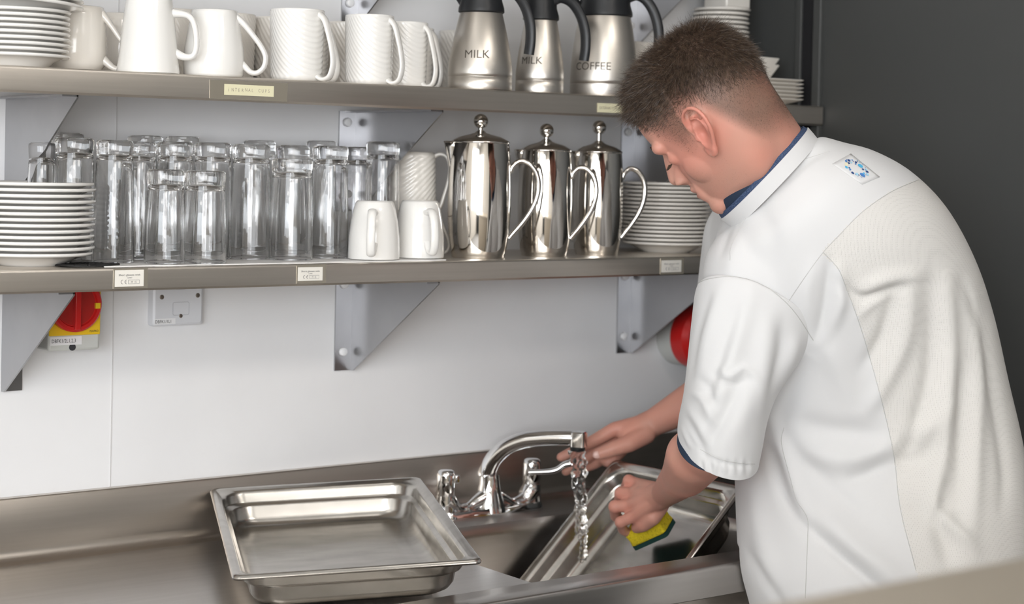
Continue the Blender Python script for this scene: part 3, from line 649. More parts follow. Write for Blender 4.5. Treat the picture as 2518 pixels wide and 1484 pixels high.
mug_thing(906, 205, -0.198, ZS2, 'ridged white cup in the middle of the three front ridged cups', GR, rb, st, M['china'], HR-0.40).scale = (0.92, 0.92, 1)
mug_thing(996, 205, -0.150, ZS2, 'ridged white cup nearest the vacuum jugs at the shelf front', GR, rb, st, M['china'], HR-0.40).scale = (0.86, 0.86, 0.98)
mug_thing(1012, 205, -0.094, ZS2, 'ridged cup tucked behind the one nearest the jugs, handle showing', GR, rb, st, M['china'], HR-0.40).scale = (0.86, 0.86, 0.95)
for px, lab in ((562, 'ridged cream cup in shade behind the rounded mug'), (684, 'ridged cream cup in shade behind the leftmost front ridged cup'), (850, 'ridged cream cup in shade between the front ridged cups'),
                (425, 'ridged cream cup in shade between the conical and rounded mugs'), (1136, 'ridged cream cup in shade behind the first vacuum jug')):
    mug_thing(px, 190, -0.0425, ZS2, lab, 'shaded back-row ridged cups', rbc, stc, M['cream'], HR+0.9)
# stacked small bowls behind the jugs
for i in range(3):
    g = G(); s_ = shell([(0.018, 0), (0.022, 0.001), (0.034, 0.022), (0.040, 0.042)], 0.003, 48); o = part('small_bowl', s_, M['cream'], smooth=60)
    o.location = (sx_on(1585, 100, -0.07), -0.07, ZS2+0.03+i*0.024); o.rotation_euler = (0, 0.12, 0)
    if i == 0: o.location.z = ZS2+0.006
    else: o.location.z = ZS2+0.006+i*0.026
    tag(o, ['lowest', 'middle', 'top'][i]+' cream bowl of the leaning stack behind the coffee jug', 'bowl', 'bowls stacked behind the coffee jug')
# two plain mugs upside down on lower shelf
bdm = mesh_of('cup_body', shell([(0.0355, 0), (0.0385, 0.0006), (0.0385, 0.010), (0.0375, 0.035), (0.034, 0.060), (0.030, 0.078), (0.0275, 0.086), (0.0245, 0.0885)], inner_to=1.0) if False else (lambda g: (g.lathe([(0, 0), (0.0365, 0), (0.0385, 0.001), (0.0387, 0.008), (0.0378, 0.032), (0.0350, 0.056), (0.0315, 0.074), (0.0285, 0.084), (0.026, 0.0870), (0.0235, 0.0868), (0, 0.0866)], 72), g)[1])(G()), M['china'], 60)
hdm = mesh_of('handle', handle_geo([(0.031, 0, 0.068), (0.043, 0, 0.072), (0.054, 0, 0.062), (0.060, 0, 0.040), (0.060, 0, 0.022), (0.054, 0, 0.010), (0.044, 0, 0.012), (0.040, 0, 0.024)], 0.0035, 1.8), M['china'], 60)
VW = math.atan2(-MF[1], -MF[0])
mug_thing(919, 630, -0.200, ZS1+0.002, 'plain white upturned mug at the shelf edge, handle facing forward', 'plain mugs on the lower shelf', bdm, hdm, M['china'], VW+0.0)
mug_thing(1030, 630, -0.185, ZS1+0.002, 'plain white upturned mug beside the largest coffee press, handle turned right', 'plain mugs on the lower shelf', bdm, hdm, M['china'], VW+0.45)
# tilted ridged cup behind
t = mug_thing(1012, 500, -0.080, ZS1+0.1635, 'ridged cup turned upside down on another behind the plain mugs', 'cups behind the plain mugs', rbc, stc, M['cream'], HR); t.rotation_euler = (math.pi, 0, HR)
t = mug_thing(1012, 600, -0.080, ZS1+0.0005, 'ridged cup standing under the upturned one behind the plain mugs', 'cups behind the plain mugs', rbc, stc, M['cream'], HR); t.scale = (1, 1, 0.585)

# vacuum jugs
def on_lathe_text(txt, h, rfun, z, ang, squash=1.0, lift=0.0004):
    vs, fs = text_geo(txt, h, 'CENTER', squash); g = G(); out = []
    for a, b, _ in vs:
        zz = z+b; r = rfun(zz)+lift; th = ang+a/r; out.append((r*math.cos(th), r*math.sin(th), zz))
    g.add(out, fs); return g
def make_jug(px, Y, hb, rb_, rt, lab, txt, tz, tang, hbulge=0.0, box=False, th=0.0085, hscale=1.0):
    x = sx_on(px, 200, Y); t = thing('vacuum_jug', (x, Y, ZS2), lab, 'vacuum jug', 'steel vacuum jugs on the middle shelf')
    pr = [(rb_*0.93, 0), (rb_*0.99, 0.001), (rb_, 0.004), (rb_, 0.0195), (rb_*0.992, 0.0200), (rb_*0.992, 0.0208), (rb_, 0.0215)]
    K = 26
    for i in range(1, K+1):
        u = i/K; z = 0.022+(hb-0.022)*u
        r = rt+(rb_-rt)*(1-(max(0, u-0.08)/0.92)**(1.35+hbulge)); pr.append((r, z))
    g = G(); g.lathe([(0, 0)]+pr+[(rt*0.9, hb), (0, hb)], 72); b_ = part('jug_body', g, M['satin'], t, smooth=40)
    rf = lambda z: float(np.interp(z, [p[1] for p in pr], [p[0] for p in pr]))
    g = G(); c = hb
    g.lathe([(rt+0.001, c-0.002), (rt+0.0035, c), (rt+0.003, c+0.006), (rt-0.0005, c+0.018), (rt-0.001, c+0.032), (rt-0.003, c+0.038), (rt-0.012, c+0.041), (0, c+0.042)], 48)
    # pouring lip on the far side from the handle
    g.loft([[(-(rt-0.002)-q*0.016+0.004*math.cos(a), 0.012*math.sin(a)*(1-0.3*q), c+0.012+q*0.022+0.004*math.cos(a)) for a in [2*math.pi*j/14 for j in range(14)]] for q in (0, 0.5, 1)])
    ld = part('lid', g, M['black'], t, smooth=50)
    g = G(); hp = smooth_path([(rt-0.004, 0, c+0.030), (rt+0.010, 0, c+0.034), (rt+0.028*hscale, 0, c+0.026), (rt+0.043*hscale, 0, c+0.006), (rt+0.0515*hscale, 0, c-0.020), (rt+0.053*hscale, 0, c-0.045), (rt+0.0505*hscale, 0, c-0.066)], 6)
    n = len(hp); g.tube(hp, [(0.0085, 0.0052) for i in range(n)], 18, up=(0, 1, 0)); part('handle', g, M['black'], t, smooth=60)
    t.rotation_euler = (0, 0, HANG)
    g = on_lathe_text(txt, th, rf, tz, tang-HANG, 1.05)
    part('lettering', g, M['etch'], t, smooth=0, label='dark etched capitals')
    if box:
        g = G(); rr = rb_*0.96; 
        for k_ in range(6): a0 = VW-HANG+0.55+k_*0.03; g.add([(rf(z)*math.cos(a)+0.0004*math.cos(a), rf(z)*math.sin(a)+0.0004*math.sin(a), z) for a, z in ((a0, 0.03), (a0+0.03, 0.03), (a0+0.03, 0.06), (a0, 0.06))], [(0, 1, 2, 3)])
        part('sticker', g, M['cap'], t, smooth=0)
    return t
HANG = HR-0.15
HANG = HR-0.45
make_jug(1180, -0.195, 0.1215, 0.0500, 0.0325, 'first vacuum jug, marked MILK, standing next to the ridged cups', 'MILK', 0.048, VW-0.10, th=0.0125)
make_jug(1327, -0.185, 0.1185, 0.0385, 0.0255, 'middle vacuum jug, marked MILK with the handle crossing the word', 'MILK', 0.046, VW-0.42, th=0.0115)
HANG = HR-0.2
make_jug(1484, -0.185, 0.133, 0.0550, 0.0420, 'widest vacuum jug, marked COFFEE, its side behind the man\'s hair', 'COFFEE', 0.042, VW-0.42, 0.3, th=0.0125, box=False, hscale=0.9)

# coffee presses
def make_press(px, Y, hb, rmax, topk, lab, knob_z, hang, spout):
    x = sx_on(px, 600, Y); t = thing('coffee_press', (x, Y, ZS1), lab, 'coffee press', 'polished steel coffee presses'); t.rotation_euler = (0, 0, hang)
    K = 34; pr = []
    for i in range(K+1):
        u = i/K; z = 0.0045+(hb-0.0045)*u; r = rmax*(0.86+0.14*math.sin(math.pi*(0.12+0.76*u))**0.9 if True else 1)
        r = rmax*(1-(0.075 if u > 0.47 else 0.16)*abs(2*(u-0.47))**2.3); pr.append((r, z))
    rtop = pr[-1][0]; g = G()
    g.lathe([(0, 0), (rmax*0.83, 0), (rmax*0.85, 0.0015), (rmax*0.85, 0.004)]+pr+[(rtop-0.002, hb+0.0005), (rtop-0.003, hb-0.01), (0, hb-0.01)], 96); b_ = part('pot_body', g, M['polish'], t, smooth=60)
    g = G(); g.lathe([(0, hb-0.002), (rtop-0.0005, hb-0.002), (rtop+0.0012, hb-0.0005), (rtop+0.0012, hb+0.001), (rtop-0.001, hb+0.003), (rtop*0.75, hb+0.0085), (rtop*0.4, hb+0.0125), (0.010, hb+0.0145), (0.007, hb+0.017), (0.0042, hb+0.019), (0.0042, hb+knob_z), (0, hb+knob_z)], 72)
    ld = part('lid', g, M['polish'], t, smooth=50)
    g = G(); g.ell((0, 0, hb+knob_z+0.007), ((0.0116, 0, 0), (0, 0.0116, 0), (0, 0, 0.0116)), 32, 18); part('plunger_knob', g, M['polish'], ld, smooth=80)
    g = G(); q = smooth_path([(rmax*0.96, 0, hb*0.74), (rmax*1.05, 0, hb*0.80), (rmax*1.28, 0, hb*0.845), (rmax*1.58, 0, hb*0.82), (rmax*1.82, 0, hb*0.73), (rmax*1.88, 0, hb*0.60), (rmax*1.74, 0, hb*0.46), (rmax*1.45, 0, hb*0.33), (rmax*1.12, 0, hb*0.22), (rmax*0.97, 0, hb*0.17)], 6)
    n = len(q); g.tube(q, [0.0036+0.0009*math.sin(math.pi*i/n) for i in range(n)], 18, up=(0, 1, 0)); part('handle', g, M['polish'], t, smooth=80)
    if spout:
        g = G(); rings = []
        for u in [i/8 for i in range(9)]:
            z = hb*(0.62+0.385*u); rr = float(np.interp(z, [p[1] for p in pr], [p[0] for p in pr])); e_ = 0.0165*u**1.5; w_s = 0.006+0.012*u
            rings.append([(-(rr-0.004)-e_*max(0, math.cos(a))**1.0-(0.004*0), w_s*math.sin(a), z) for a in [math.pi*(j/12-0.5)*1.0 for j in range(13)]])
        g.loft(rings, False, False, closed=False); sp_ = part('spout', g, M['polish'], t, smooth=60); m_ = sp_.modifiers.new('s', 'SOLIDIFY'); m_.thickness = 0.0015
    return t
make_press(1176, -0.178, 0.180, 0.0495, 0, 'largest polished steel coffee press, next to the plain white mugs', 0.026, HR+0.10, True)
make_press(1338, -0.170, 0.170, 0.0440, 0, 'middle polished steel coffee press between two others', 0.025, HR-0.15, True)
make_press(1467, -0.165, 0.1695, 0.0420, 0, 'polished steel coffee press nearest the cream plates, knob raised', 0.034, HR+0.1, True)

# ------------------------------------------------------------------ out-of-focus steel top close to the lens
zt = CAM[2]-0.245
p0, p1 = onz(1900, 1478, zt), onz(2518, 1368, zt)
yedge = (p0[1]+p1[1])/2
t = thing('steel_cabinet', (0.95, yedge-0.3, 0), 'blurred stainless steel cabinet top in the near right corner', 'cabinet')
g = G(); g.box(0.50, 1.5, yedge-0.55, yedge, zt-0.03, zt); part('top', g, M['neartop'], t, bevel=0.004, world=True)
g = G(); g.box(0.52, 1.48, yedge-0.53, yedge-0.02, 0.1, zt-0.03); part('cabinet_body', g, M['neartop'], t, smooth=0, world=True)
print('near top', p0, p1)
#PERSON
# ------------------------------------------------------------------ the man at the sink
HD = 2.45
Hc = at(1780, 291, HD)
def cv(v): return MR*v[0]+MD*v[1]+MF*v[2]
FH, LH, UH = cv((-0.708, 0.529, 0.467)), cv((-0.414, 0.225, -0.882)), cv((-0.572, -0.818, 0.06))
HMAT = np.stack([FH, LH, UH], 1)                           # head's own axes: forward, left, up
def hp(x, y, z): return Hc+FH*x+LH*y+UH*z
def to_h(P): return (np.atleast_2d(P)-Hc)@HMAT
foot = np.array([1.96, -0.98, 0.0])
man = thing('person', tuple(foot), 'man in a white jacket bending over the sink, scrubbing a pan', 'person')
def remeshed(g, vox, smooth_it, name='r'):
    me = bpy.data.meshes.new(name); me.from_pydata(g.v, [], g.f); o = link(bpy.data.objects.new(name, me))
    m = o.modifiers.new('r', 'REMESH'); m.mode = 'VOXEL'; m.voxel_size = vox
    s = o.modifiers.new('s', 'SMOOTH'); s.factor = 0.5; s.iterations = smooth_it
    dg = bpy.context.evaluated_depsgraph_get(); e = o.evaluated_get(dg); ev = e.to_mesh()
    n = len(ev.vertices); co = np.empty(n*3); ev.vertices.foreach_get('co', co); co = co.reshape(-1, 3)
    fs = [tuple(p.vertices) for p in ev.polygons]; nr = np.empty(n*3); ev.vertices.foreach_get('normal', nr); nr = nr.reshape(-1, 3)
    e.to_mesh_clear(); bpy.data.objects.remove(o); return co, nr, fs
def vmesh(name, co, fs, mats, parent, fmat=None, tint=None):
    off = np.array(foot); me = bpy.data.meshes.new(name); me.from_pydata((co-off).tolist(), [], fs)
    for m in (mats if isinstance(mats, (list, tuple)) else [mats]): me.materials.append(m)
    if fmat is not None: me.polygons.foreach_set('material_index', fmat)
    if tint is not None:
        at_ = me.color_attributes.new('tint', 'FLOAT_COLOR', 'POINT'); at_.data.foreach_set('color', np.asarray(tint, dtype=np.float32).ravel())
    me.shade_smooth(); o = link(bpy.data.objects.new(name, me), parent); return o
def ss(a, b, x): t = np.clip((x-a)/(b-a), 0, 1); return t*t*(3-2*t)

g = G()
E_ = lambda c, r, rotz=0: g.ell(hp(*c), (FH*r[0], LH*r[1], UH*r[2]), 32, 20)
PROF = [(0.128, -0.030, 0.050, 0.030), (0.120, -0.053, 0.076, 0.047), (0.105, -0.068, 0.094, 0.060), (0.080, -0.079, 0.105, 0.0715), (0.050, -0.084, 0.109, 0.0755), (0.022, -0.083, 0.106, 0.0745), (0.004, -0.080, 0.097, 0.071),
        (-0.020, -0.073, 0.095, 0.067), (-0.045, -0.063, 0.092, 0.061), (-0.068, -0.050, 0.087, 0.054), (-0.088, -0.034, 0.081, 0.043), (-0.101, -0.010, 0.075, 0.026)]
def hring(z, xb, xf, w_, n=48):
    xc = -0.008; out = []
    for j in range(n):
        a = 2*math.pi*j/n; c, s_ = math.cos(a), math.sin(a)
        out.append(hp(xc+(xf-xc if c > 0 else xc-xb)*c, w_*s_*(1 if c < 0 else 1), z))
    return out
g.loft([hring(*q) for q in [PROF[0][:1]+(-0.005, 0.03, 0.012)]+PROF+[(-0.105, 0.03, 0.066, 0.012)]])
# neck, trunk and arms
NB = at(1908, 452, 2.51)
g.cone(hp(-0.024, 0, -0.010), NB, 0.056, 0.064, 32, 8); g.cone(hp(0.008, 0, -0.050), at(1862, 478, 2.49), 0.046, 0.052, 32, 8); g.cone(hp(-0.034, 0, 0.0), at(1925, 425, 2.51), 0.047, 0.056, 32, 8)
C1, C2_, C3 = at(1975, 620, 2.60), at(2110, 960, 2.62), at(2180, 1330, 2.57)
g.cone(NB, C1, 0.062, 0.10, 32, 8); g.cone(C1, C2_, 0.105, 0.12, 32, 8); g.cone(C2_, C3, 0.135, 0.14, 32, 8)
SL, EL = at(1865, 690, 2.475), at(1742, 1092, 2.475)
g.cone(C1, SL, 0.09, 0.052); g.cone(SL, EL, 0.050, 0.043)
FA = at(1684, 1165, 2.60); WL = at(1634, 1213, 2.735)
g.cone(EL, FA, 0.0425, 0.0350); g.cone(at(1706, 1120, 2.51), FA, 0.040, 0.034); g.cone(FA, WL, 0.0335, 0.0215)
SR = at(1850, 590, 2.76); ER = at(1800, 930, 2.95); WR = at(1604, 1040, DT+0.04)
g.cone(C1, SR, 0.085, 0.048); g.cone(SR, ER, 0.05, 0.043); g.cone(ER, at(1690, 994, DT+0.02), 0.041, 0.0325); g.cone(at(1690, 994, DT+0.02), WR, 0.0325, 0.0235)
co1, _, fs1 = remeshed(g, 0.0045, 16)
g = G(); g.add(co1.tolist(), fs1)
for s_ in (-1, 1):
    E_((0.0850, s_*0.024, 0.018), (0.015, 0.029, 0.015)); E_((0.0765, s_*0.031, -0.004), (0.0135, 0.0140, 0.0125))
    E_((0.045, s_*0.030, -0.030), (0.032, 0.028, 0.034)); E_((0.1015, s_*0.0115, -0.036), (0.0095, 0.0062, 0.0065))
    ex = 0.009
    ear = smooth_path([(0.010, 0.068, 0.002), (0.013, 0.072, 0.016), (0.008, 0.079, 0.030), (-0.006, 0.087, 0.0365), (-0.019, 0.092, 0.030), (-0.0235, 0.093, 0.013), (-0.019, 0.089, -0.006), (-0.010, 0.083, -0.020), (0.000, 0.077, -0.033), (0.007, 0.071, -0.029), (0.009, 0.068, -0.018)], 4)
    ear = [hp(p[0]+ex, p[1]*s_, p[2]) for p in ear]
    g.tube(ear, [0.0035 if i < len(ear)*0.72 else 0.0048 for i in range(len(ear))], 12)
    ins = smooth_path([(0.001, 0.081, 0.022), (-0.010, 0.085, 0.018), (-0.0135, 0.085, 0.004), (-0.009, 0.081, -0.010), (0.001, 0.076, -0.015)], 4)
    g.tube([hp(p[0]+ex, p[1]*s_, p[2]) for p in ins], 0.0024, 10)
    g.loft([[hp(p[0]+ex, p[1]*s_, p[2]) for p in [((-0.005+q[0]), q[1], (0.003+q[2])) for q in [((0.014*k_)*math.cos(a)-0.004*math.sin(a)*k_, 0.0765+0.009*k_*max(0, -math.cos(a-0.5))+dy, 0.030*k_*math.sin(a)) for a in [2*math.pi*j/24 for j in range(24)]]]] for k_, dy in ((0.05, 0.001), (0.6, 0.0), (1.0, 0.0015), (1.0, -0.004), (0.7, -0.010), (0.05, -0.012))])
    g.ell(hp(0.0115+ex, s_*0.0715, -0.003), (FH*0.0035, LH*0.004, UH*0.006), 12, 8)
g.cone(hp(0.095, 0, 0.012), hp(0.1095, 0, -0.0285), 0.0085, 0.0105); g.cone(hp(0.085, 0, 0.010), hp(0.095, 0, -0.030), 0.012, 0.017); g.ell(hp(0.101, 0, -0.037), (FH*0.012, LH*0.006, UH*0.006))
g.ell(hp(0.0905, 0, -0.055), (FH*0.0085, LH*0.021, UH*0.0075)); g.ell(hp(0.0885, 0, -0.067), (FH*0.0085, LH*0.019, UH*0.0075)); E_((0.070, 0, -0.090), (0.021, 0.026, 0.020)); g.ell(hp(0.080, 0, -0.062), (FH*0.014, LH*0.028, UH*0.028))
# left hand closed over the sponge
def finger(pts, r0, r1):
    for i in range(len(pts)-1):
        a, b = pts[i], pts[i+1]; n_ = len(pts)-1
        g.cone(a, b, r0+(r1-r0)*i/n_, r0+(r1-r0)*(i+1)/n_, 16, 5)
DH = 2.80
LM = [at(1568, 1190, DH+0.02), at(1558, 1214, DH+0.005), at(1552, 1241, DH-0.005), at(1560, 1268, DH-0.02)]
PI = [at(1546, 1181, DH+0.03), at(1527, 1212, DH+0.02), at(1512, 1245, DH+0.005), at(1526, 1283, DH-0.01)]
DI = [at(1538, 1199, DH+0.055), at(1521, 1236, DH+0.045), at(1514, 1268, DH+0.03), at(1532, 1302, DH+0.01)]
TI = [at(1551, 1211, DH+0.065), at(1536, 1248, DH+0.06), at(1530, 1281, DH+0.048), at(1548, 1311, DH+0.025)]
for a, b, c, d, r in zip(LM, PI, DI, TI, (0.0096, 0.0102, 0.0102, 0.0092)): finger([WL+(a-WL)*0.25, a], r*1.5, r*1.08); finger([a, b, c, d], r*1.05, r*0.82); g.ell(b, ((r*1.1, 0, 0), (0, r*1.1, 0), (0, 0, r*1.1)), 12, 8); g.ell(a, ((r*1.12, 0, 0), (0, r*1.12, 0), (0, 0, r*1.12)), 12, 8)
g.cone(WL, at(1590, 1232, DH-0.012), 0.0215, 0.022); g.cone(at(1600, 1218, DH-0.01), at(1570, 1212, DH), 0.019, 0.015); g.cone(at(1600, 1240, DH-0.02), at(1570, 1256, DH-0.01), 0.018, 0.014)
finger([at(1622, 1240, DH-0.03), at(1605, 1270, DH-0.035), at(1582, 1289, DH-0.02), at(1566, 1296, DH-0.005)], 0.0155, 0.0095)
# right arm reaching behind to the tap lever
DR = DT+0.038
RM = [at(1512, 1054, DR), at(1520, 1068, DR+0.015), at(1530, 1082, DR+0.025), at(1540, 1096, DR+0.035)]
g.cone(WR, at(1552, 1066, DR), 0.0235, 0.024); 
for a, r in zip(RM, (0.0125, 0.012, 0.011, 0.010)): g.cone(WR+(a-WR)*0.2, a, 0.018, r, 16, 5)
finger([RM[0], at(1464, 1081, DR+0.004), at(1420, 1104, DR+0.008), at(1380, 1123, DR+0.010)], 0.0125, 0.0082)
finger([RM[1], at(1472, 1104, DR+0.018), at(1425, 1136, DR+0.024), at(1392, 1158, DR+0.026)], 0.0118, 0.0082)
finger([RM[2], at(1492, 1122, DR+0.022), at(1462, 1140, DR+0.03), at(1444, 1148, DR+0.036)], 0.0112, 0.0085)
finger([RM[3], at(1512, 1128, DR+0.012), at(1494, 1136, DR+0.010), at(1480, 1130, DR+0.02)], 0.0100, 0.0082)
finger([at(1588, 1066, DR-0.012), at(1548, 1090, DR-0.028), at(1508, 1103, DR-0.034), at(1470, 1116, DR-0.034)], 0.0175, 0.0098)
co, nr, fs = remeshed(g, 0.0022, 9)
hl = to_h(co)
def dent(c, sig, amt, dirv=None):
    global co
    d2 = ((hl-np.array(c))**2/np.array(sig)**2).sum(1); w_ = amt*np.exp(-d2*0.5)
    co = co+(nr*w_[:, None] if dirv is None else (HMAT@np.array(dirv))[None]*w_[:, None])
for s_ in (-1, 1):
    dent((0.094, s_*0.031, 0.0050), (0.012, 0.014, 0.0042), -0.0045, (1, 0, 0)); dent((0.094, s_*0.017, -0.002), (0.012, 0.006, 0.009), -0.007, (1, 0, 0)); dent((0.094, s_*0.033, -0.0185), (0.012, 0.014, 0.004), -0.0015, (1, 0, 0))
    dent((0.1055, s_*0.0085, -0.0425), (0.004, 0.0028, 0.004), 0.0055, (-0.2, 0, 1)); dent((0.096, s_*0.0165, -0.030), (0.006, 0.003, 0.008), -0.0015)
    dent((0.009, s_*0.075, -0.002), (0.0070, 0.010, 0.0085), -0.0090, (0, s_, 0)); dent((0.006, s_*0.082, 0.017), (0.008, 0.008, 0.0035), -0.0035, (0, s_, 0))
    dent((0.005, s_*0.062, 0.075), (0.04, 0.02, 0.03), -0.002)
dent((0.097, 0, -0.0625), (0.01, 0.020, 0.0016), -0.003, (1, 0, 0))
dent((0.09, 0, -0.083), (0.01, 0.02, 0.006), -0.002, (1, 0, 0))
# skin tint: r,g,b painted per vertex where the skin itself differs (stubble, ear, lips)
X, Y, Z = hl[:, 0], hl[:, 1], hl[:, 2]; AY = np.abs(Y)
onhead = (np.abs(X) < 0.16) & (AY < 0.11) & (Z > -0.16) & (Z < 0.16)
skin = np.array([0.60, 0.295, 0.225]); red = np.array([0.62, 0.20, 0.15]); hairc = np.array([0.13, 0.085, 0.060]); stub = np.array([0.42, 0.26, 0.20])
col = np.tile(skin, (len(co), 1))
hand = ~onhead; nz_ = np.array([noise.noise(Vector(p)*28) for p in co.tolist()]); 
col = col*(1+0.10*nz_[:, None])
col[:, 1] *= (1-0.08*nz_); col[:, 2] *= (1-0.08*nz_)
isear = (AY > 0.0785) & (X > -0.020) & (X < 0.029) & (Z > -0.04) & (Z < 0.042)
isear |= (AY > 0.073) & (X > -0.002) & (X < 0.022) & (Z > -0.03) & (Z < 0.025)
def hairline(X, AY):                                       # lowest Z that carries hair, as a function of place
    return np.interp(X, [-0.1, -0.06, -0.047, -0.030, -0.014, 0.022, 0.028, 0.043, 0.057, 0.0775, 0.097, 0.105, 0.12], [-0.058, -0.060, -0.054, -0.013, 0.026, 0.028, -0.012, -0.014, 0.008, 0.039, 0.068, 0.079, 0.1])
zl = hairline(X, AY)
dens = ss(-0.012, 0.042, Z-zl)*np.where(X > 0.075, ss(-0.004, 0.006, Z-zl), 1)
full = ss(-0.036, 0.034, Z-np.interp(X, [-0.095, -0.03, 0.05, 0.085, 0.11], [0.030, 0.052, 0.058, 0.060, 0.076]))
full = np.maximum(full, np.where(X > 0.088, ss(0.0, 0.008, Z-zl), 0))
dens = np.where(onhead & ~isear, dens, 0); full = np.where(dens > 0, full, 0)
hm = np.clip(0.80*dens**0.7+0.18*full, 0, 0.97)[:, None]; col = col*(1-hm)+hairc*hm
beard = np.where(onhead, ss(-0.02, -0.045, Z+0.25*(0.02-X).clip(0))*ss(-0.02, 0.02, X)*0.36, 0)
col = col*(1-beard[:, None])+stub*beard[:, None]
re = np.where(isear, 0.45, 0)+np.where(onhead, 0.36*np.exp(-((X-0.05)**2+(Z+0.025)**2)/0.0014)+0.10*nz_, 0)+np.where(onhead, 0.5*np.exp(-((X-0.095)**2/0.0002+(Z+0.063)**2/0.00004+AY**2/0.0006)), 0)
kn = np.zeros(len(co))
for q in PI+LM+RM: kn += 0.35*np.exp(-((co-q)**2).sum(1)/(2*0.010**2))
re = np.clip(re+kn, 0, 0.7); col = col*(1-re[:, None])+red*re[:, None]
# brow and lashes
M['skin'] = mat('skin', (0.66, 0.34, 0.25), 0.48, sss=0.12, bump=((900, 900, 900), 0.18, 0.0006, 3)); nt = M['skin'].node_tree
va = nt.nodes.new('ShaderNodeVertexColor'); va.layer_name = 'tint'; nt.links.new(va.outputs['Color'], nt.nodes['Principled BSDF'].inputs['Base Color'])
body = vmesh('body', co, fs, M['skin'], man, tint=np.concatenate([np.clip(col, 0, 1), np.ones((len(co), 1))], 1))
body['label'] = 'bare head, neck, forearms and hands'
# ---- hair: many short strands rooted in the scalp
rng = np.random.default_rng(7)
F4 = np.array([f[:4] if len(f) >= 4 else (f[0], f[1], f[2], f[2]) for f in fs])
fc = co[F4].mean(1); fn_ = nr[F4].mean(1); fn_ /= np.linalg.norm(fn_, axis=1)[:, None]
fd, ffull = dens[F4].mean(1), full[F4].mean(1)
ar = np.linalg.norm(np.cross(co[F4[:, 2]]-co[F4[:, 0]], co[F4[:, 3]]-co[F4[:, 1]]), axis=1)/2
def strands(nst, wt, Lf, stand, width, curl, seed):
    r_ = np.random.default_rng(seed); p = ar*wt; p /= p.sum(); idx = r_.choice(len(fc), nst, p=p)
    a = r_.random((nst, 1)); b = r_.random((nst, 1)); q = co[F4[idx]]
    P = (q[:, 0]*(1-a)+q[:, 1]*a)*(1-b)+(q[:, 3]*(1-a)+q[:, 2]*a)*b; N = fn_[idx]
    h = to_h(P); L = Lf(h, ffull[idx])*(0.7+0.6*r_.random(nst))
    comb = np.stack([np.where(h[:, 0] > 0.02, 0.55, 0.15), h[:, 1]*3, np.where(h[:, 0] > 0.0, -0.15, -0.7)], 1)@HMAT.T
    comb = comb-N*(comb*N).sum(1)[:, None]
    D0 = N*stand+comb*(1-stand)+r_.normal(0, 0.16, (nst, 3)); D0 /= np.linalg.norm(D0, axis=1)[:, None]
    cu = r_.normal(0, curl, (nst, 3))+comb*0.4; side = np.cross(D0, r_.normal(0, 1, (nst, 3))); side /= np.linalg.norm(side, axis=1)[:, None]
    vs = []
    K = 4
    for i in range(K):
        u = i/(K-1); c = P-N*0.0006+(D0*u+cu*u*u)*L[:, None]; w_ = width*(1-0.75*u)
        vs.append(c-side*w_/2); vs.append(c+side*w_/2)
    V = np.stack(vs, 1).reshape(-1, 3); base = np.arange(nst)[:, None]*(2*K)
    FF = np.concatenate([base+np.array([[2*i, 2*i+1, 2*i+3, 2*i+2]]) for i in range(K-1)], 1).reshape(-1, 4)
    return V, FF
V1, F1 = strands(42000, ffull**1.1, lambda h, f: 0.0035+0.0075*f+0.006*np.clip((h[:, 0]-0.06)/0.04, 0, 1)*f, 0.34, 0.00045, 0.30, 1)
V2, F2 = strands(70000, fd**1.2*(1-0.6*ffull), lambda h, f: 0.0018+0.004*f, 0.22, 0.00030, 0.06, 2)
V3, F3 = strands(9000, np.where(onhead[F4].all(1), beard[F4].mean(1), 0), lambda h, f: 0.0010+0*f, 0.4, 0.00020, 0.02, 3)
Vh = np.concatenate([V1, V2, V3]); Fh = np.concatenate([F1, F2+len(V1), F3+len(V1)+len(V2)])
M['hair'] = mat('hair', (0.042, 0.027, 0.019), 0.40, spec=0.6, vary=((170, 170, 170), (0.13, 0.085, 0.055), 0.40, 0.72))
hair = vmesh('hair', Vh, Fh.tolist(), M['hair'], man); hair['label'] = 'short brown hair, longer on top and clipped at the sides'
# eyebrow and lashes
r_ = random.Random(4)
for s_ in (-1, 1):
    g = G()
    for i in range(160):
        u = r_.random(); b = hp(0.1040-0.019*u*u, s_*(0.010+0.033*u), 0.0200+0.003*math.sin(u*3)+r_.uniform(-0.0025, 0.0025)); e2 = b+FH*0.0015+LH*s_*0.005+UH*0.0008
        g.tube([b-FH*0.001, e2], 0.00018, 4)
    part('eyebrow', g, M['hair'], man, smooth=0, world=True); g = G()
    for i in range(60):
        u = r_.random(); b = hp(0.0905-0.003*abs(u-0.4), s_*(0.022+0.020*u), -0.0085-0.001*math.sin(u*3)); e2 = b+FH*0.007+LH*s_*0.003*u-UH*0.0045
        g.tube([b, e2], 0.00016, 4)
    part('eyelashes', g, M['hair'], man, smooth=0, world=True)
# nails
M['nail'] = mat('nail', (0.74, 0.48, 0.42), 0.28)
def nail(c, ax, nrm, w_, l_):
    g = G(); ax = ax/np.linalg.norm(ax); nrm = nrm-ax*(nrm@ax); nrm /= np.linalg.norm(nrm); sd = np.cross(ax, nrm)
    g.ell(c+nrm*0.0076, (ax*l_, sd*w_, nrm*0.0022), 16, 8); return part('thumb_nail', g, M['nail'], man, world=True, smooth=80)
nail(at(1467, 1117, DR-0.034), MR*-1+MD*0.3, -MF*0.9+MR*-0.35, 0.0062, 0.0066)

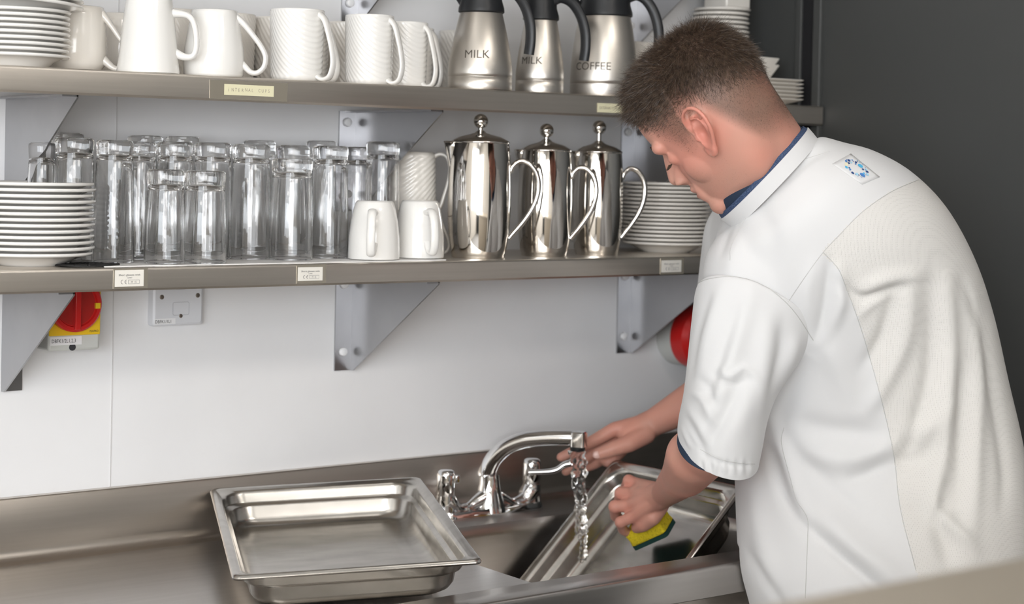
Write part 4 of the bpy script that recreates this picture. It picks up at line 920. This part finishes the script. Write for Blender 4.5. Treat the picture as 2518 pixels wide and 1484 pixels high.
# ---- jacket
M['jacket'] = mat('jacket_cotton', (0.66, 0.66, 0.665), 0.75, bump=((1400, 1400, 1400), 0.10, 0.0004, 2))
M['jacket'].node_tree.nodes['Principled BSDF'].inputs['Sheen Weight'].default_value = 0.15
m = bpy.data.materials.new('jacket_mesh_knit'); m.use_nodes = True; nt = m.node_tree; b = nt.nodes['Principled BSDF']
b.inputs['Base Color'].default_value = (0.72, 0.70, 0.675, 1); b.inputs['Roughness'].default_value = 0.85
tc = nt.nodes.new('ShaderNodeTexCoord'); vo = nt.nodes.new('ShaderNodeTexVoronoi'); vo.inputs['Scale'].default_value = 420; vo.inputs['Randomness'].default_value = 0.15
nt.links.new(tc.outputs['Object'], vo.inputs['Vector']); bp = nt.nodes.new('ShaderNodeBump'); bp.inputs['Strength'].default_value = 0.55; bp.inputs['Distance'].default_value = 0.0008
nt.links.new(vo.outputs['Distance'], bp.inputs['Height']); nt.links.new(bp.outputs[0], b.inputs['Normal'])
rm = nt.nodes.new('ShaderNodeValToRGB'); rm.color_ramp.elements[0].color = (0.50, 0.485, 0.46, 1); rm.color_ramp.elements[1].color = (0.68, 0.665, 0.64, 1); rm.color_ramp.elements[0].position = 0.0; rm.color_ramp.elements[1].position = 0.35
nt.links.new(vo.outputs['Distance'], rm.inputs[0]); nt.links.new(rm.outputs[0], b.inputs['Base Color']); M['knit'] = m
def ring(Lp, Rp, D, bdepth, bpx=(0, 0), n=64, p=2.3, back=1.0, dD=0.0):
    c = at((Lp[0]+Rp[0])/2, (Lp[1]+Rp[1])/2, D); a = (at(Rp[0], Rp[1], D+dD)-at(Lp[0], Lp[1], D-dD))/2
    b = -MF*bdepth+(MR*bpx[0]+MD*bpx[1])*D/FOC; out = []
    for j in range(n):
        t_ = 2*math.pi*j/n; cs, sn = math.cos(t_), math.sin(t_)
        u = math.copysign(abs(cs)**(2/p), cs); v = math.copysign(abs(sn)**(2/p), sn)
        out.append(c+a*u+b*v*(1 if v > 0 else back))
    return out
def dense(rings, k=8): 
    R_ = np.array(rings); out = []
    for j in range(R_.shape[1]): out.append(smooth_path(list(R_[:, j]), k))
    return [list(q) for q in np.array(out).transpose(1, 0, 2)]
T = [((1797, 560), (2012, 334), 2.505, 0.083, (-6, -2)), ((1788, 580), (2030, 338), 2.515, 0.10, (-4, -2)), ((1770, 612), (2070, 350), 2.53, 0.13, (0, 0)), ((1752, 650), (2140, 370), 2.55, 0.165, (0, 0)),
     ((1738, 715), (2228, 420), 2.575, 0.19, (0, 0)), ((1748, 800), (2312, 505), 2.59, 0.195, (0, 0)), ((1768, 900), (2382, 628), 2.605, 0.185, (0, 0)), ((1788, 1000), (2430, 765), 2.615, 0.172, (0, 0)),
     ((1801, 1090), (2466, 920), 2.615, 0.165, (0, 0)), ((1809, 1180), (2500, 1062), 2.60, 0.158, (0, 0)), ((1813, 1290), (2530, 1230), 2.57, 0.16, (0, 0)), ((1822, 1400), (2550, 1400), 2.55, 0.16, (0, 0)),
     ((1852, 1520), (2568, 1560), 2.55, 0.165, (0, 0)), ((1880, 1700), (2580, 1740), 2.56, 0.17, (0, 0)), ((1895, 1790), (2585, 1830), 2.56, 0.17, (0, 0))]
rings = dense([ring(*q) for q in T], 10)
g = G(); g.loft(rings)
# far shoulder and sleeve
g.cone(at(1960, 560, 2.64), SR, 0.11, 0.075, 32, 8); g.cone(SR, at(1812, 850, 2.89), 0.076, 0.074, 32, 8)
# near shoulder
g.cone(at(1960, 600, 2.56), at(1868, 672, 2.485), 0.125, 0.078, 32, 8)
jc, jn, jf = remeshed(g, 0.0042, 14)
def strokes(co, nr, sts):
    px = proj(co); face = -(nr@MF); disp = np.zeros(len(co))
    for pts, wd, amp in sts:
        pts = np.array(smooth_path([np.array([p[0], p[1], 0]) for p in pts], 8))[:, :2]; n = len(pts)
        best = np.full(len(co), 1e9); bt = np.zeros(len(co))
        for i in range(n-1):
            a, b = pts[i], pts[i+1]; ab = b-a; t_ = np.clip(((px-a)@ab)/(ab@ab+1e-9), 0, 1); d_ = np.linalg.norm(px-a-t_[:, None]*ab, axis=1)
            m_ = d_ < best; best[m_] = d_[m_]; bt[m_] = (i+t_[m_])/(n-1)
        disp += 1.3*amp*np.exp(-0.5*(best/wd)**2)*np.sin(np.pi*np.clip(bt*0.9+0.05, 0, 1))**0.6
    return co+nr*(disp*ss(-0.1, 0.35, face))[:, None]
mmn = 0.001
TS = [([(2060, 690), (2120, 730), (2230, 700)], 10, -5*mmn), ([(2110, 725), (2170, 690), (2260, 672)], 14, 5*mmn), ([(2110, 780), (2150, 740), (2210, 712)], 9, 3*mmn),
      ([(2240, 690), (2225, 830), (2170, 950), (2130, 1010)], 16, 6*mmn), ([(2200, 720), (2170, 830), (2125, 900)], 13, -6*mmn), ([(2290, 700), (2290, 900), (2250, 1060), (2200, 1180)], 16, -6*mmn),
      ([(2330, 680), (2335, 900), (2320, 1100), (2290, 1300)], 15, 7*mmn), ([(2370, 900), (2365, 1100), (2350, 1280)], 16, -6*mmn), ([(2385, 700), (2405, 900), (2400, 1100), (2395, 1300)], 14, 5*mmn),
      ([(2400, 760), (2440, 950), (2470, 1150), (2465, 1250)], 12, -4*mmn), ([(2365, 690), (2385, 730), (2395, 790)], 8, -3*mmn), ([(2210, 1140), (2260, 1130), (2310, 1090)], 18, -7*mmn), ([(2220, 1060), (2270, 1060), (2330, 1000)], 16, 4*mmn),
      ([(2300, 1250), (2340, 1290), (2400, 1350)], 12, 6*mmn), ([(2240, 1230), (2320, 1310), (2340, 1390)], 20, -7*mmn), ([(2330, 1180), (2320, 1240), (2300, 1280)], 14, -5*mmn),
      ([(1960, 1040), (2060, 1060), (2180, 1075)], 20, -6*mmn), ([(1950, 1100), (2060, 1130), (2150, 1110), (2200, 1080)], 20, 7*mmn), ([(2080, 1180), (2140, 1160), (2200, 1130)], 14, -7*mmn), ([(1920, 1060), (1960, 1110), (2030, 1180), (2100, 1250), (2200, 1330)], 16, -4*mmn),
      ([(1980, 1290), (2060, 1360), (2140, 1430), (2200, 1500)], 13, -8*mmn), ([(2010, 1260), (2110, 1350), (2220, 1430)], 20, 7*mmn), ([(1880, 1020), (1930, 1120), (1960, 1210), (1985, 1270)], 13, 5*mmn), ([(1900, 1120), (1930, 1220), (1970, 1290)], 12, -5*mmn),
      ([(1850, 1200), (1870, 1320), (1900, 1440)], 18, 5*mmn), ([(1835, 1350), (1880, 1420), (1930, 1500)], 10, -4*mmn), ([(1990, 880), (1930, 980), (1880, 1080)], 26, -9*mmn), ([(2030, 850), (2060, 900), (2100, 1000)], 22, 4*mmn),
      ([(2040, 640), (2035, 700), (2025, 770), (2010, 830)], 9, -5*mmn), ([(2065, 660), (2070, 730), (2050, 800)], 11, 5*mmn), ([(2000, 650), (1985, 720), (1990, 790)], 14, 4*mmn),
      ([(1810, 480), (1790, 560), (1775, 620)], 8, -3*mmn), ([(1850, 470), (1830, 560), (1800, 640), (1790, 690)], 16, 3*mmn), ([(1870, 500), (1900, 600), (1900, 680)], 20, -3*mmn), ([(2000, 345), (1950, 372), (1880, 440), (1830, 520)], 9, 3*mmn), ([(2045, 360), (1980, 400), (1910, 470)], 7, -2*mmn), ([(2020, 350), (1950, 400), (1880, 470)], 5, 1.5*mmn)]
jc = strokes(jc, jn, TS)
low = (jc[:, 2] < 0.925) & (jc[:, 1] > -0.6245); print('clamped', low.sum(), jc[low][:, 1].max() if low.any() else 0); jc[low, 1] = -0.6245
kp = smooth_path([np.array(p+(0,)) for p in ((2258, 440), (2190, 470), (2120, 520), (2065, 575), (2024, 620), (2062, 662), (2085, 720), (2098, 750), (2125, 830), (2168, 985), (2198, 1120), (2214, 1250), (2252, 1400), (2275, 1500))], 6)
kpx = np.array(kp)[:, :2]
px = proj(jc); jF = np.array([f[:4] if len(f) >= 4 else (f[0], f[1], f[2], f[2]) for f in jf]); fp = px[jF].mean(1)
xs = np.interp(fp[:, 1], kpx[:, 1], kpx[:, 0]) if np.all(np.diff(kpx[:, 1]) > 0) else np.interp(fp[:, 1], np.maximum.accumulate(kpx[:, 1]), kpx[:, 0])
ffn = -(jn[jF].mean(1)@MF)
fm = ((fp[:, 0] > xs) & (fp[:, 1] > 440) & (ffn > -0.6)).astype(np.int32)
jacket = vmesh('jacket', jc, jf, [M['jacket'], M['knit']], man, fmat=fm); jacket['label'] = 'white cotton jacket with breathable knit back panel'
# near sleeve
SLV = [((1745, 710), (1980, 815), 2.480, 0.040, (0, -66)), ((1726, 706), (1996, 828), 2.472, 0.066, (0, -70)), ((1711, 712), (2003, 838), 2.470, 0.077, (0, -66)), ((1702, 780), (1968, 886), 2.465, 0.083, (0, -30)),
       ((1693, 870), (1930, 936), 2.460, 0.083, (0, -8)), ((1682, 970), (1896, 1005), 2.455, 0.082, (0, 15)), ((1671, 1030), (1878, 1062), 2.455, 0.082, (0, 35)), ((1667, 1064), (1866, 1112), 2.455, 0.078, (0, 58)), ((1668, 1070), (1864, 1118), 2.455, 0.076, (0, 57)), ((1676, 1068), (1854, 1112), 2.455, 0.070, (0, 50)), ((1684, 1050), (1846, 1090), 2.455, 0.066, (0, 45))]
rg = dense([ring(*q, n=150, p=2.1) for q in SLV], 14); sg = G(); sg.loft(rg)
sc = np.array(sg.v); me = bpy.data.meshes.new('t'); me.from_pydata(sg.v, [], sg.f); bm = bmesh.new(); bm.from_mesh(me); bmesh.ops.recalc_face_normals(bm, faces=bm.faces); bm.to_mesh(me); bm.free()
sn = np.empty(len(sc)*3); me.vertices.foreach_get('normal', sn); sn = sn.reshape(-1, 3); sf = [tuple(p.vertices) for p in me.polygons]; bpy.data.meshes.remove(me)
SS = [([(1780, 700), (1745, 800), (1715, 930)], 14, 4*mmn), ([(1745, 730), (1715, 830), (1700, 930)], 9, -3*mmn), ([(1850, 700), (1810, 830), (1770, 960), (1735, 1060)], 18, 5*mmn), ([(1815, 760), (1775, 880), (1740, 980)], 11, -4*mmn),
      ([(1925, 795), (1925, 860), (1905, 960), (1888, 1060)], 14, -6*mmn), ([(1890, 790), (1880, 900), (1870, 1000)], 16, 4*mmn), ([(1960, 830), (1945, 880), (1915, 960)], 10, 4*mmn), ([(1770, 905), (1795, 925), (1835, 905), (1870, 955)], 6, 3*mmn), ([(1760, 925), (1800, 945), (1840, 935)], 6, -3*mmn),
      ([(1700, 960), (1730, 985), (1760, 1040)], 7, 3*mmn), ([(1722, 930), (1745, 960), (1765, 1000)], 6, -3*mmn), ([(1690, 1000), (1725, 1050), (1745, 1100)], 7, 3*mmn), ([(1730, 1120), (1760, 1060), (1830, 930)], 13, -4*mmn), ([(1800, 1080), (1830, 1000), (1850, 930)], 22, 5*mmn),
      ([(1690, 1030), (1715, 1080), (1735, 1130)], 5, -2.5*mmn), ([(1700, 1060), (1722, 1100)], 4, 2*mmn), ([(1677, 1050), (1700, 1100)], 4, 2*mmn), ([(1725, 1118), (1790, 1140), (1850, 1147)], 4, -1.6*mmn)]
sc = strokes(sc, sn, SS); sc = strokes(sc, sn, [([(1790+dx, 1130), (1793+dx, 1165)], 3, 1.2*mmn*(1 if dx % 2 else -1)) for dx in range(-66, 64, 11)])
sleeve = vmesh('sleeve', sc, sf, M['jacket'], man); sleeve['label'] = 'short white sleeve of the near arm'
# navy undershirt cuff inside the sleeve
M['navy'] = mat('navy_cotton', (0.012, 0.026, 0.055), 0.7, bump=((900, 900, 900), 0.3, 0.0005, 2))
M['denim'] = mat('blue_knit', (0.020, 0.042, 0.10), 0.8, bump=((700, 700, 700), 0.6, 0.001, 2), vary=((900, 900, 900), (0.10, 0.145, 0.25), 0.45, 0.7))
g = G(); g.loft(dense([ring((1684, 1040), (1850, 1075), 2.455, 0.062, (0, 35), 64, 2.1), ring((1667, 1072), (1826, 1106), 2.458, 0.066, (-14, 44), 64, 2.1), ring((1666, 1078), (1824, 1110), 2.458, 0.065, (-16, 46), 64, 2.1), ring((1676, 1072), (1818, 1104), 2.458, 0.056, (-10, 40), 64, 2.1)], 6))
part('undershirt_cuff', g, M['navy'], man, world=True, smooth=60)
# collars
def band(t0, t1, s0, s1, thick, m, nm, lab, c0=(1874, 421), A=(98, -103), B=0.078, BP=(-8, 0)):
    rr = []
    for t_, s_ in ((t0, s0), (t0, s0+thick), ((t0+t1)/2, (s0+s1)/2+thick*1.1), (t1, s1+thick), (t1, s1)):
        cx_, cy_ = c0[0]+0.72*t_, c0[1]+0.69*t_
        rr.append(ring((cx_-A[0]*s_, cy_-A[1]*s_), (cx_+A[0]*s_, cy_+A[1]*s_), 2.495, B*s_, BP, 96, 2.15))
    g = G(); g.loft(rr, False, False); fs_ = len(g.v); n = 96; g.f += [((j+1) % n, j, 4*n+j, 4*n+(j+1) % n) for j in range(n)]; g.mi += [0]*n
    return part(nm, g, m, man, world=True, smooth=60, label=lab)
band(-34, 8, 0.96, 1.01, 0.022, M['navy'], 'undershirt_collar', 'dark navy inner collar with tiny white dots')
band(-4, 16, 1.03, 1.06, 0.022, M['denim'], 'shirt_collar', 'blue marled knit collar')
band(7, 46, 1.065, 1.035, 0.028, M['jacket'], 'jacket_collar', None)
# seams and badge laid onto the cloth
def bvh(co, fs): return BVHTree.FromPolygons(co.tolist(), fs)
bvj, bvs = bvh(jc, jf), bvh(sc, sf)
def cast(px_, py_, trees, lift):
    d_ = Vector(ray(px_, py_)).normalized(); best = None
    for t_ in trees:
        h_ = t_.ray_cast(Vector(CAM), d_)
        if h_[0] is not None and (best is None or h_[3] < best[3]): best = h_
    if best is None: return None
    n_ = best[1]; n_ = n_ if n_.dot(d_) < 0 else -n_
    return np.array(best[0]+n_*lift), np.array(n_)
M['thread'] = mat('seam_thread', (0.50, 0.50, 0.49), 0.8)
def seam(pts, trees, r=0.0005, nm='seam'):
    P = [cast(p[0], p[1], trees, 0.0001) for p in smooth_path([np.array(q+(0,)) for q in pts], 10)]; P = [p[0] for p in P if p is not None]
    if len(P) > 2: g = G(); g.tube(P, r, 6); part(nm, g, M['thread'], jacket if trees[0] is bvj else sleeve, world=False, smooth=60).data.transform(Matrix.Translation(tuple(-foot)))
seam(((2258, 442), (2190, 472), (2120, 521), (2065, 576), (2024, 620), (1980, 680), (1938, 742)), (bvj, bvs))
seam(((2024, 620), (2062, 662), (2085, 720), (2098, 752), (2125, 832), (2168, 985), (2198, 1120), (2214, 1250), (2252, 1400)), (bvj,))
seam(((1712, 698), (1740, 686), (1790, 680), (1840, 687), (1895, 712), (1950, 762), (2000, 836)), (bvs, bvj), 0.0006)
seam(((1928, 1050), (1922, 1090), (1945, 1180), (1960, 1230), (1985, 1272), (1986, 1320), (1983, 1400), (1980, 1470)), (bvj,), 0.0005)
seam(((1795, 640), (1800, 600), (1845, 520), (1900, 450), (1960, 400), (2040, 372)), (bvj,), 0.0003)
seam(((1722, 1104), (1770, 1128), (1820, 1138), (1856, 1140)), (bvs,), 0.0004)
# shoulder badge: a white patch with a ring of blue flecks
c_b = (2108, 416)
def cloth_quad(pp, lift, nu=8, nv=8):
    g = G(); A, B, C_, D_ = [np.array(p, float) for p in pp]; V = []
    for i in range(nu+1):
        for j in range(nv+1):
            u, v = i/nu, j/nv; p = (A*(1-u)+B*u)*(1-v)+(D_*(1-u)+C_*u)*v; V.append(cast(p[0], p[1], (bvj,), lift)[0])
    g.add(V, [(i*(nv+1)+j, (i+1)*(nv+1)+j, (i+1)*(nv+1)+j+1, i*(nv+1)+j+1) for i in range(nu) for j in range(nv)]); return g
g = cloth_quad(((2046, 403), (2092, 378), (2163, 435), (2120, 454)), 0.0006); badge = part('badge', g, M['jacket'], jacket, smooth=25, label='white cloth patch with a ring of blue flecks'); badge.data.transform(Matrix.Translation(tuple(-foot)))
sd = badge.modifiers.new('s', 'SOLIDIFY'); sd.thickness = 0.0004
BL = [mat('badge_'+n_, c_, 0.6) for n_, c_ in (('navy', (0.02, 0.06, 0.20)), ('blue', (0.06, 0.20, 0.50)), ('sky', (0.08, 0.42, 0.68)), ('pale', (0.35, 0.6, 0.75)), ('sand', (0.75, 0.70, 0.52)))]
r_ = random.Random(9)
flecks = [(2087, 396, 4.2, 2.3, 0), (2104, 400.5, 3.2, 2, 0), (2115, 409, 7.0, 3.6, 2), (2131, 423, 4.5, 2, 0), (2120, 431, 7.5, 3.4, 1), (2096, 426, 4.2, 2.2, 0), (2106, 429, 4, 3, 3), (2081, 412.5, 4, 2.4, 2), (2081, 405, 4.5, 4, 4), (2087, 402.5, 3, 2, 0), (2090, 418, 2.4, 2.4, 1), (2121, 417.5, 3, 1.8, 0), (2128, 418, 2.8, 2.4, 3), (2080, 397.5, 3.2, 2, 1), (2093, 401, 2.6, 2, 3), (2103, 404.5, 2.2, 1.4, 1), (2132, 430, 4, 2.4, 3), (2123, 427, 3, 2, 2), (2111, 431.5, 2, 1.3, 0), (2095, 395, 2, 1.2, 1), (2088, 414, 2.4, 1.5, 0), (2098, 398, 1.5, 1.0, 0)]
for k_ in range(26):
    a = r_.uniform(0, 6.28); rr = r_.uniform(0.88, 1.1); e1, e2 = 29*rr*math.cos(a), 15.5*rr*math.sin(a); an = math.radians(38)
    flecks.append((2106+e1*math.cos(an)-e2*math.sin(an), 414+e1*math.sin(an)+e2*math.cos(an), r_.uniform(0.7, 1.4), r_.uniform(0.6, 1.1), r_.choice((0, 1, 1, 2, 3))))
gb = G(); an = math.radians(32)
for fx_, fy_, ra, rb2, ci in flecks:
    gb.m = ci; V = []
    for j in range(14):
        a = 2*math.pi*j/14; u, v = ra*math.cos(a), rb2*math.sin(a); V.append(cast(fx_+u*math.cos(an)-v*math.sin(an), fy_+u*math.sin(an)+v*math.cos(an), (bvj,), 0.0013)[0])
    gb.add(V, [tuple(range(14))])
em = part('emblem', gb, BL, badge, smooth=0, label='ring of blue flecks'); em.data.transform(Matrix.Translation(tuple(-foot)))
# ---- trousers and shoes (below the frame)
M['trouser'] = mat('black_trousers', (0.02, 0.02, 0.024), 0.8)
hipc = at(2230, 1480, 2.56); g = G()
g.ell(hipc, ((0.155, 0, 0), (0, 0.12, 0), (0, 0, 0.13)))
for s_ in (-1, 1):
    h_ = hipc+np.array([s_*0.08, 0.0, -0.05]); kx = np.array([foot[0]+s_*0.11, foot[1]+0.02, 0.48]); ax_ = np.array([foot[0]+s_*0.12, foot[1]-0.02, 0.08]); g.cone(h_, kx, 0.095, 0.068, 24, 6); g.cone(kx, ax_, 0.068, 0.055, 24, 6)
tc_, tn_, tf_ = remeshed(g, 0.008, 8); vmesh('trousers', tc_, tf_, M['trouser'], man)
for s_ in (-1, 1):
    g = G(); c_ = (foot[0]+s_*0.12, foot[1]+0.05)
    g.loft([rrect(0.048*k_, 0.135*k2, 0.045*k_, z, 8, c_) for k_, k2, z in ((0.98, 0.99, 0.001), (1, 1, 0.02), (0.98, 0.98, 0.03), (0.9, 0.9, 0.06))]+[rrect(0.042, 0.06, 0.04, 0.085, 8, (c_[0], c_[1]-0.06))]); part('shoe', g, M['black'], man, world=True, smooth=60)
# ---- sponge under the left hand
sp_c = at(1597, 1297, 2.82); t = thing('scouring_sponge', tuple(sp_c), 'yellow sponge with dark green scourer side held in the left hand', 'sponge')
M['sponge'] = mat('yellow_foam', (0.78, 0.60, 0.02), 0.95, bump=((350, 350, 350), 0.9, 0.002, 4), vary=((300, 300, 300), (0.55, 0.42, 0.01), 0.5, 0.7)); M['scour'] = mat('green_scourer', (0.010, 0.055, 0.045), 0.95, bump=((900, 900, 900), 1.0, 0.002, 3))
ax_ = (at(1642, 1292, 2.76)-at(1548, 1334, 2.80)); ax_ /= np.linalg.norm(ax_); up_ = -MD*0.93-MF*0.30-MR*0.25; up_ -= ax_*(up_@ax_); up_ /= np.linalg.norm(up_); sd_ = np.cross(ax_, up_)
mt = Matrix(((ax_[0], sd_[0], up_[0], 0), (ax_[1], sd_[1], up_[1], 0), (ax_[2], sd_[2], up_[2], 0), (0, 0, 0, 1)))
g = G(); g.loft([rrect(0.034-i, 0.023-i, 0.006, z, 5) for i, z in ((0.002, -0.010), (0, -0.008), (0.001, 0.0), (0, 0.012), (0.003, 0.015))]); g.xf(mt); part('foam', g, M['sponge'], t, smooth=60)
g = G(); g.loft([rrect(0.034, 0.023, 0.006, z, 5) for z in (-0.0165, -0.0098)]); g.xf(mt); part('scourer', g, M['scour'], t, smooth=60)
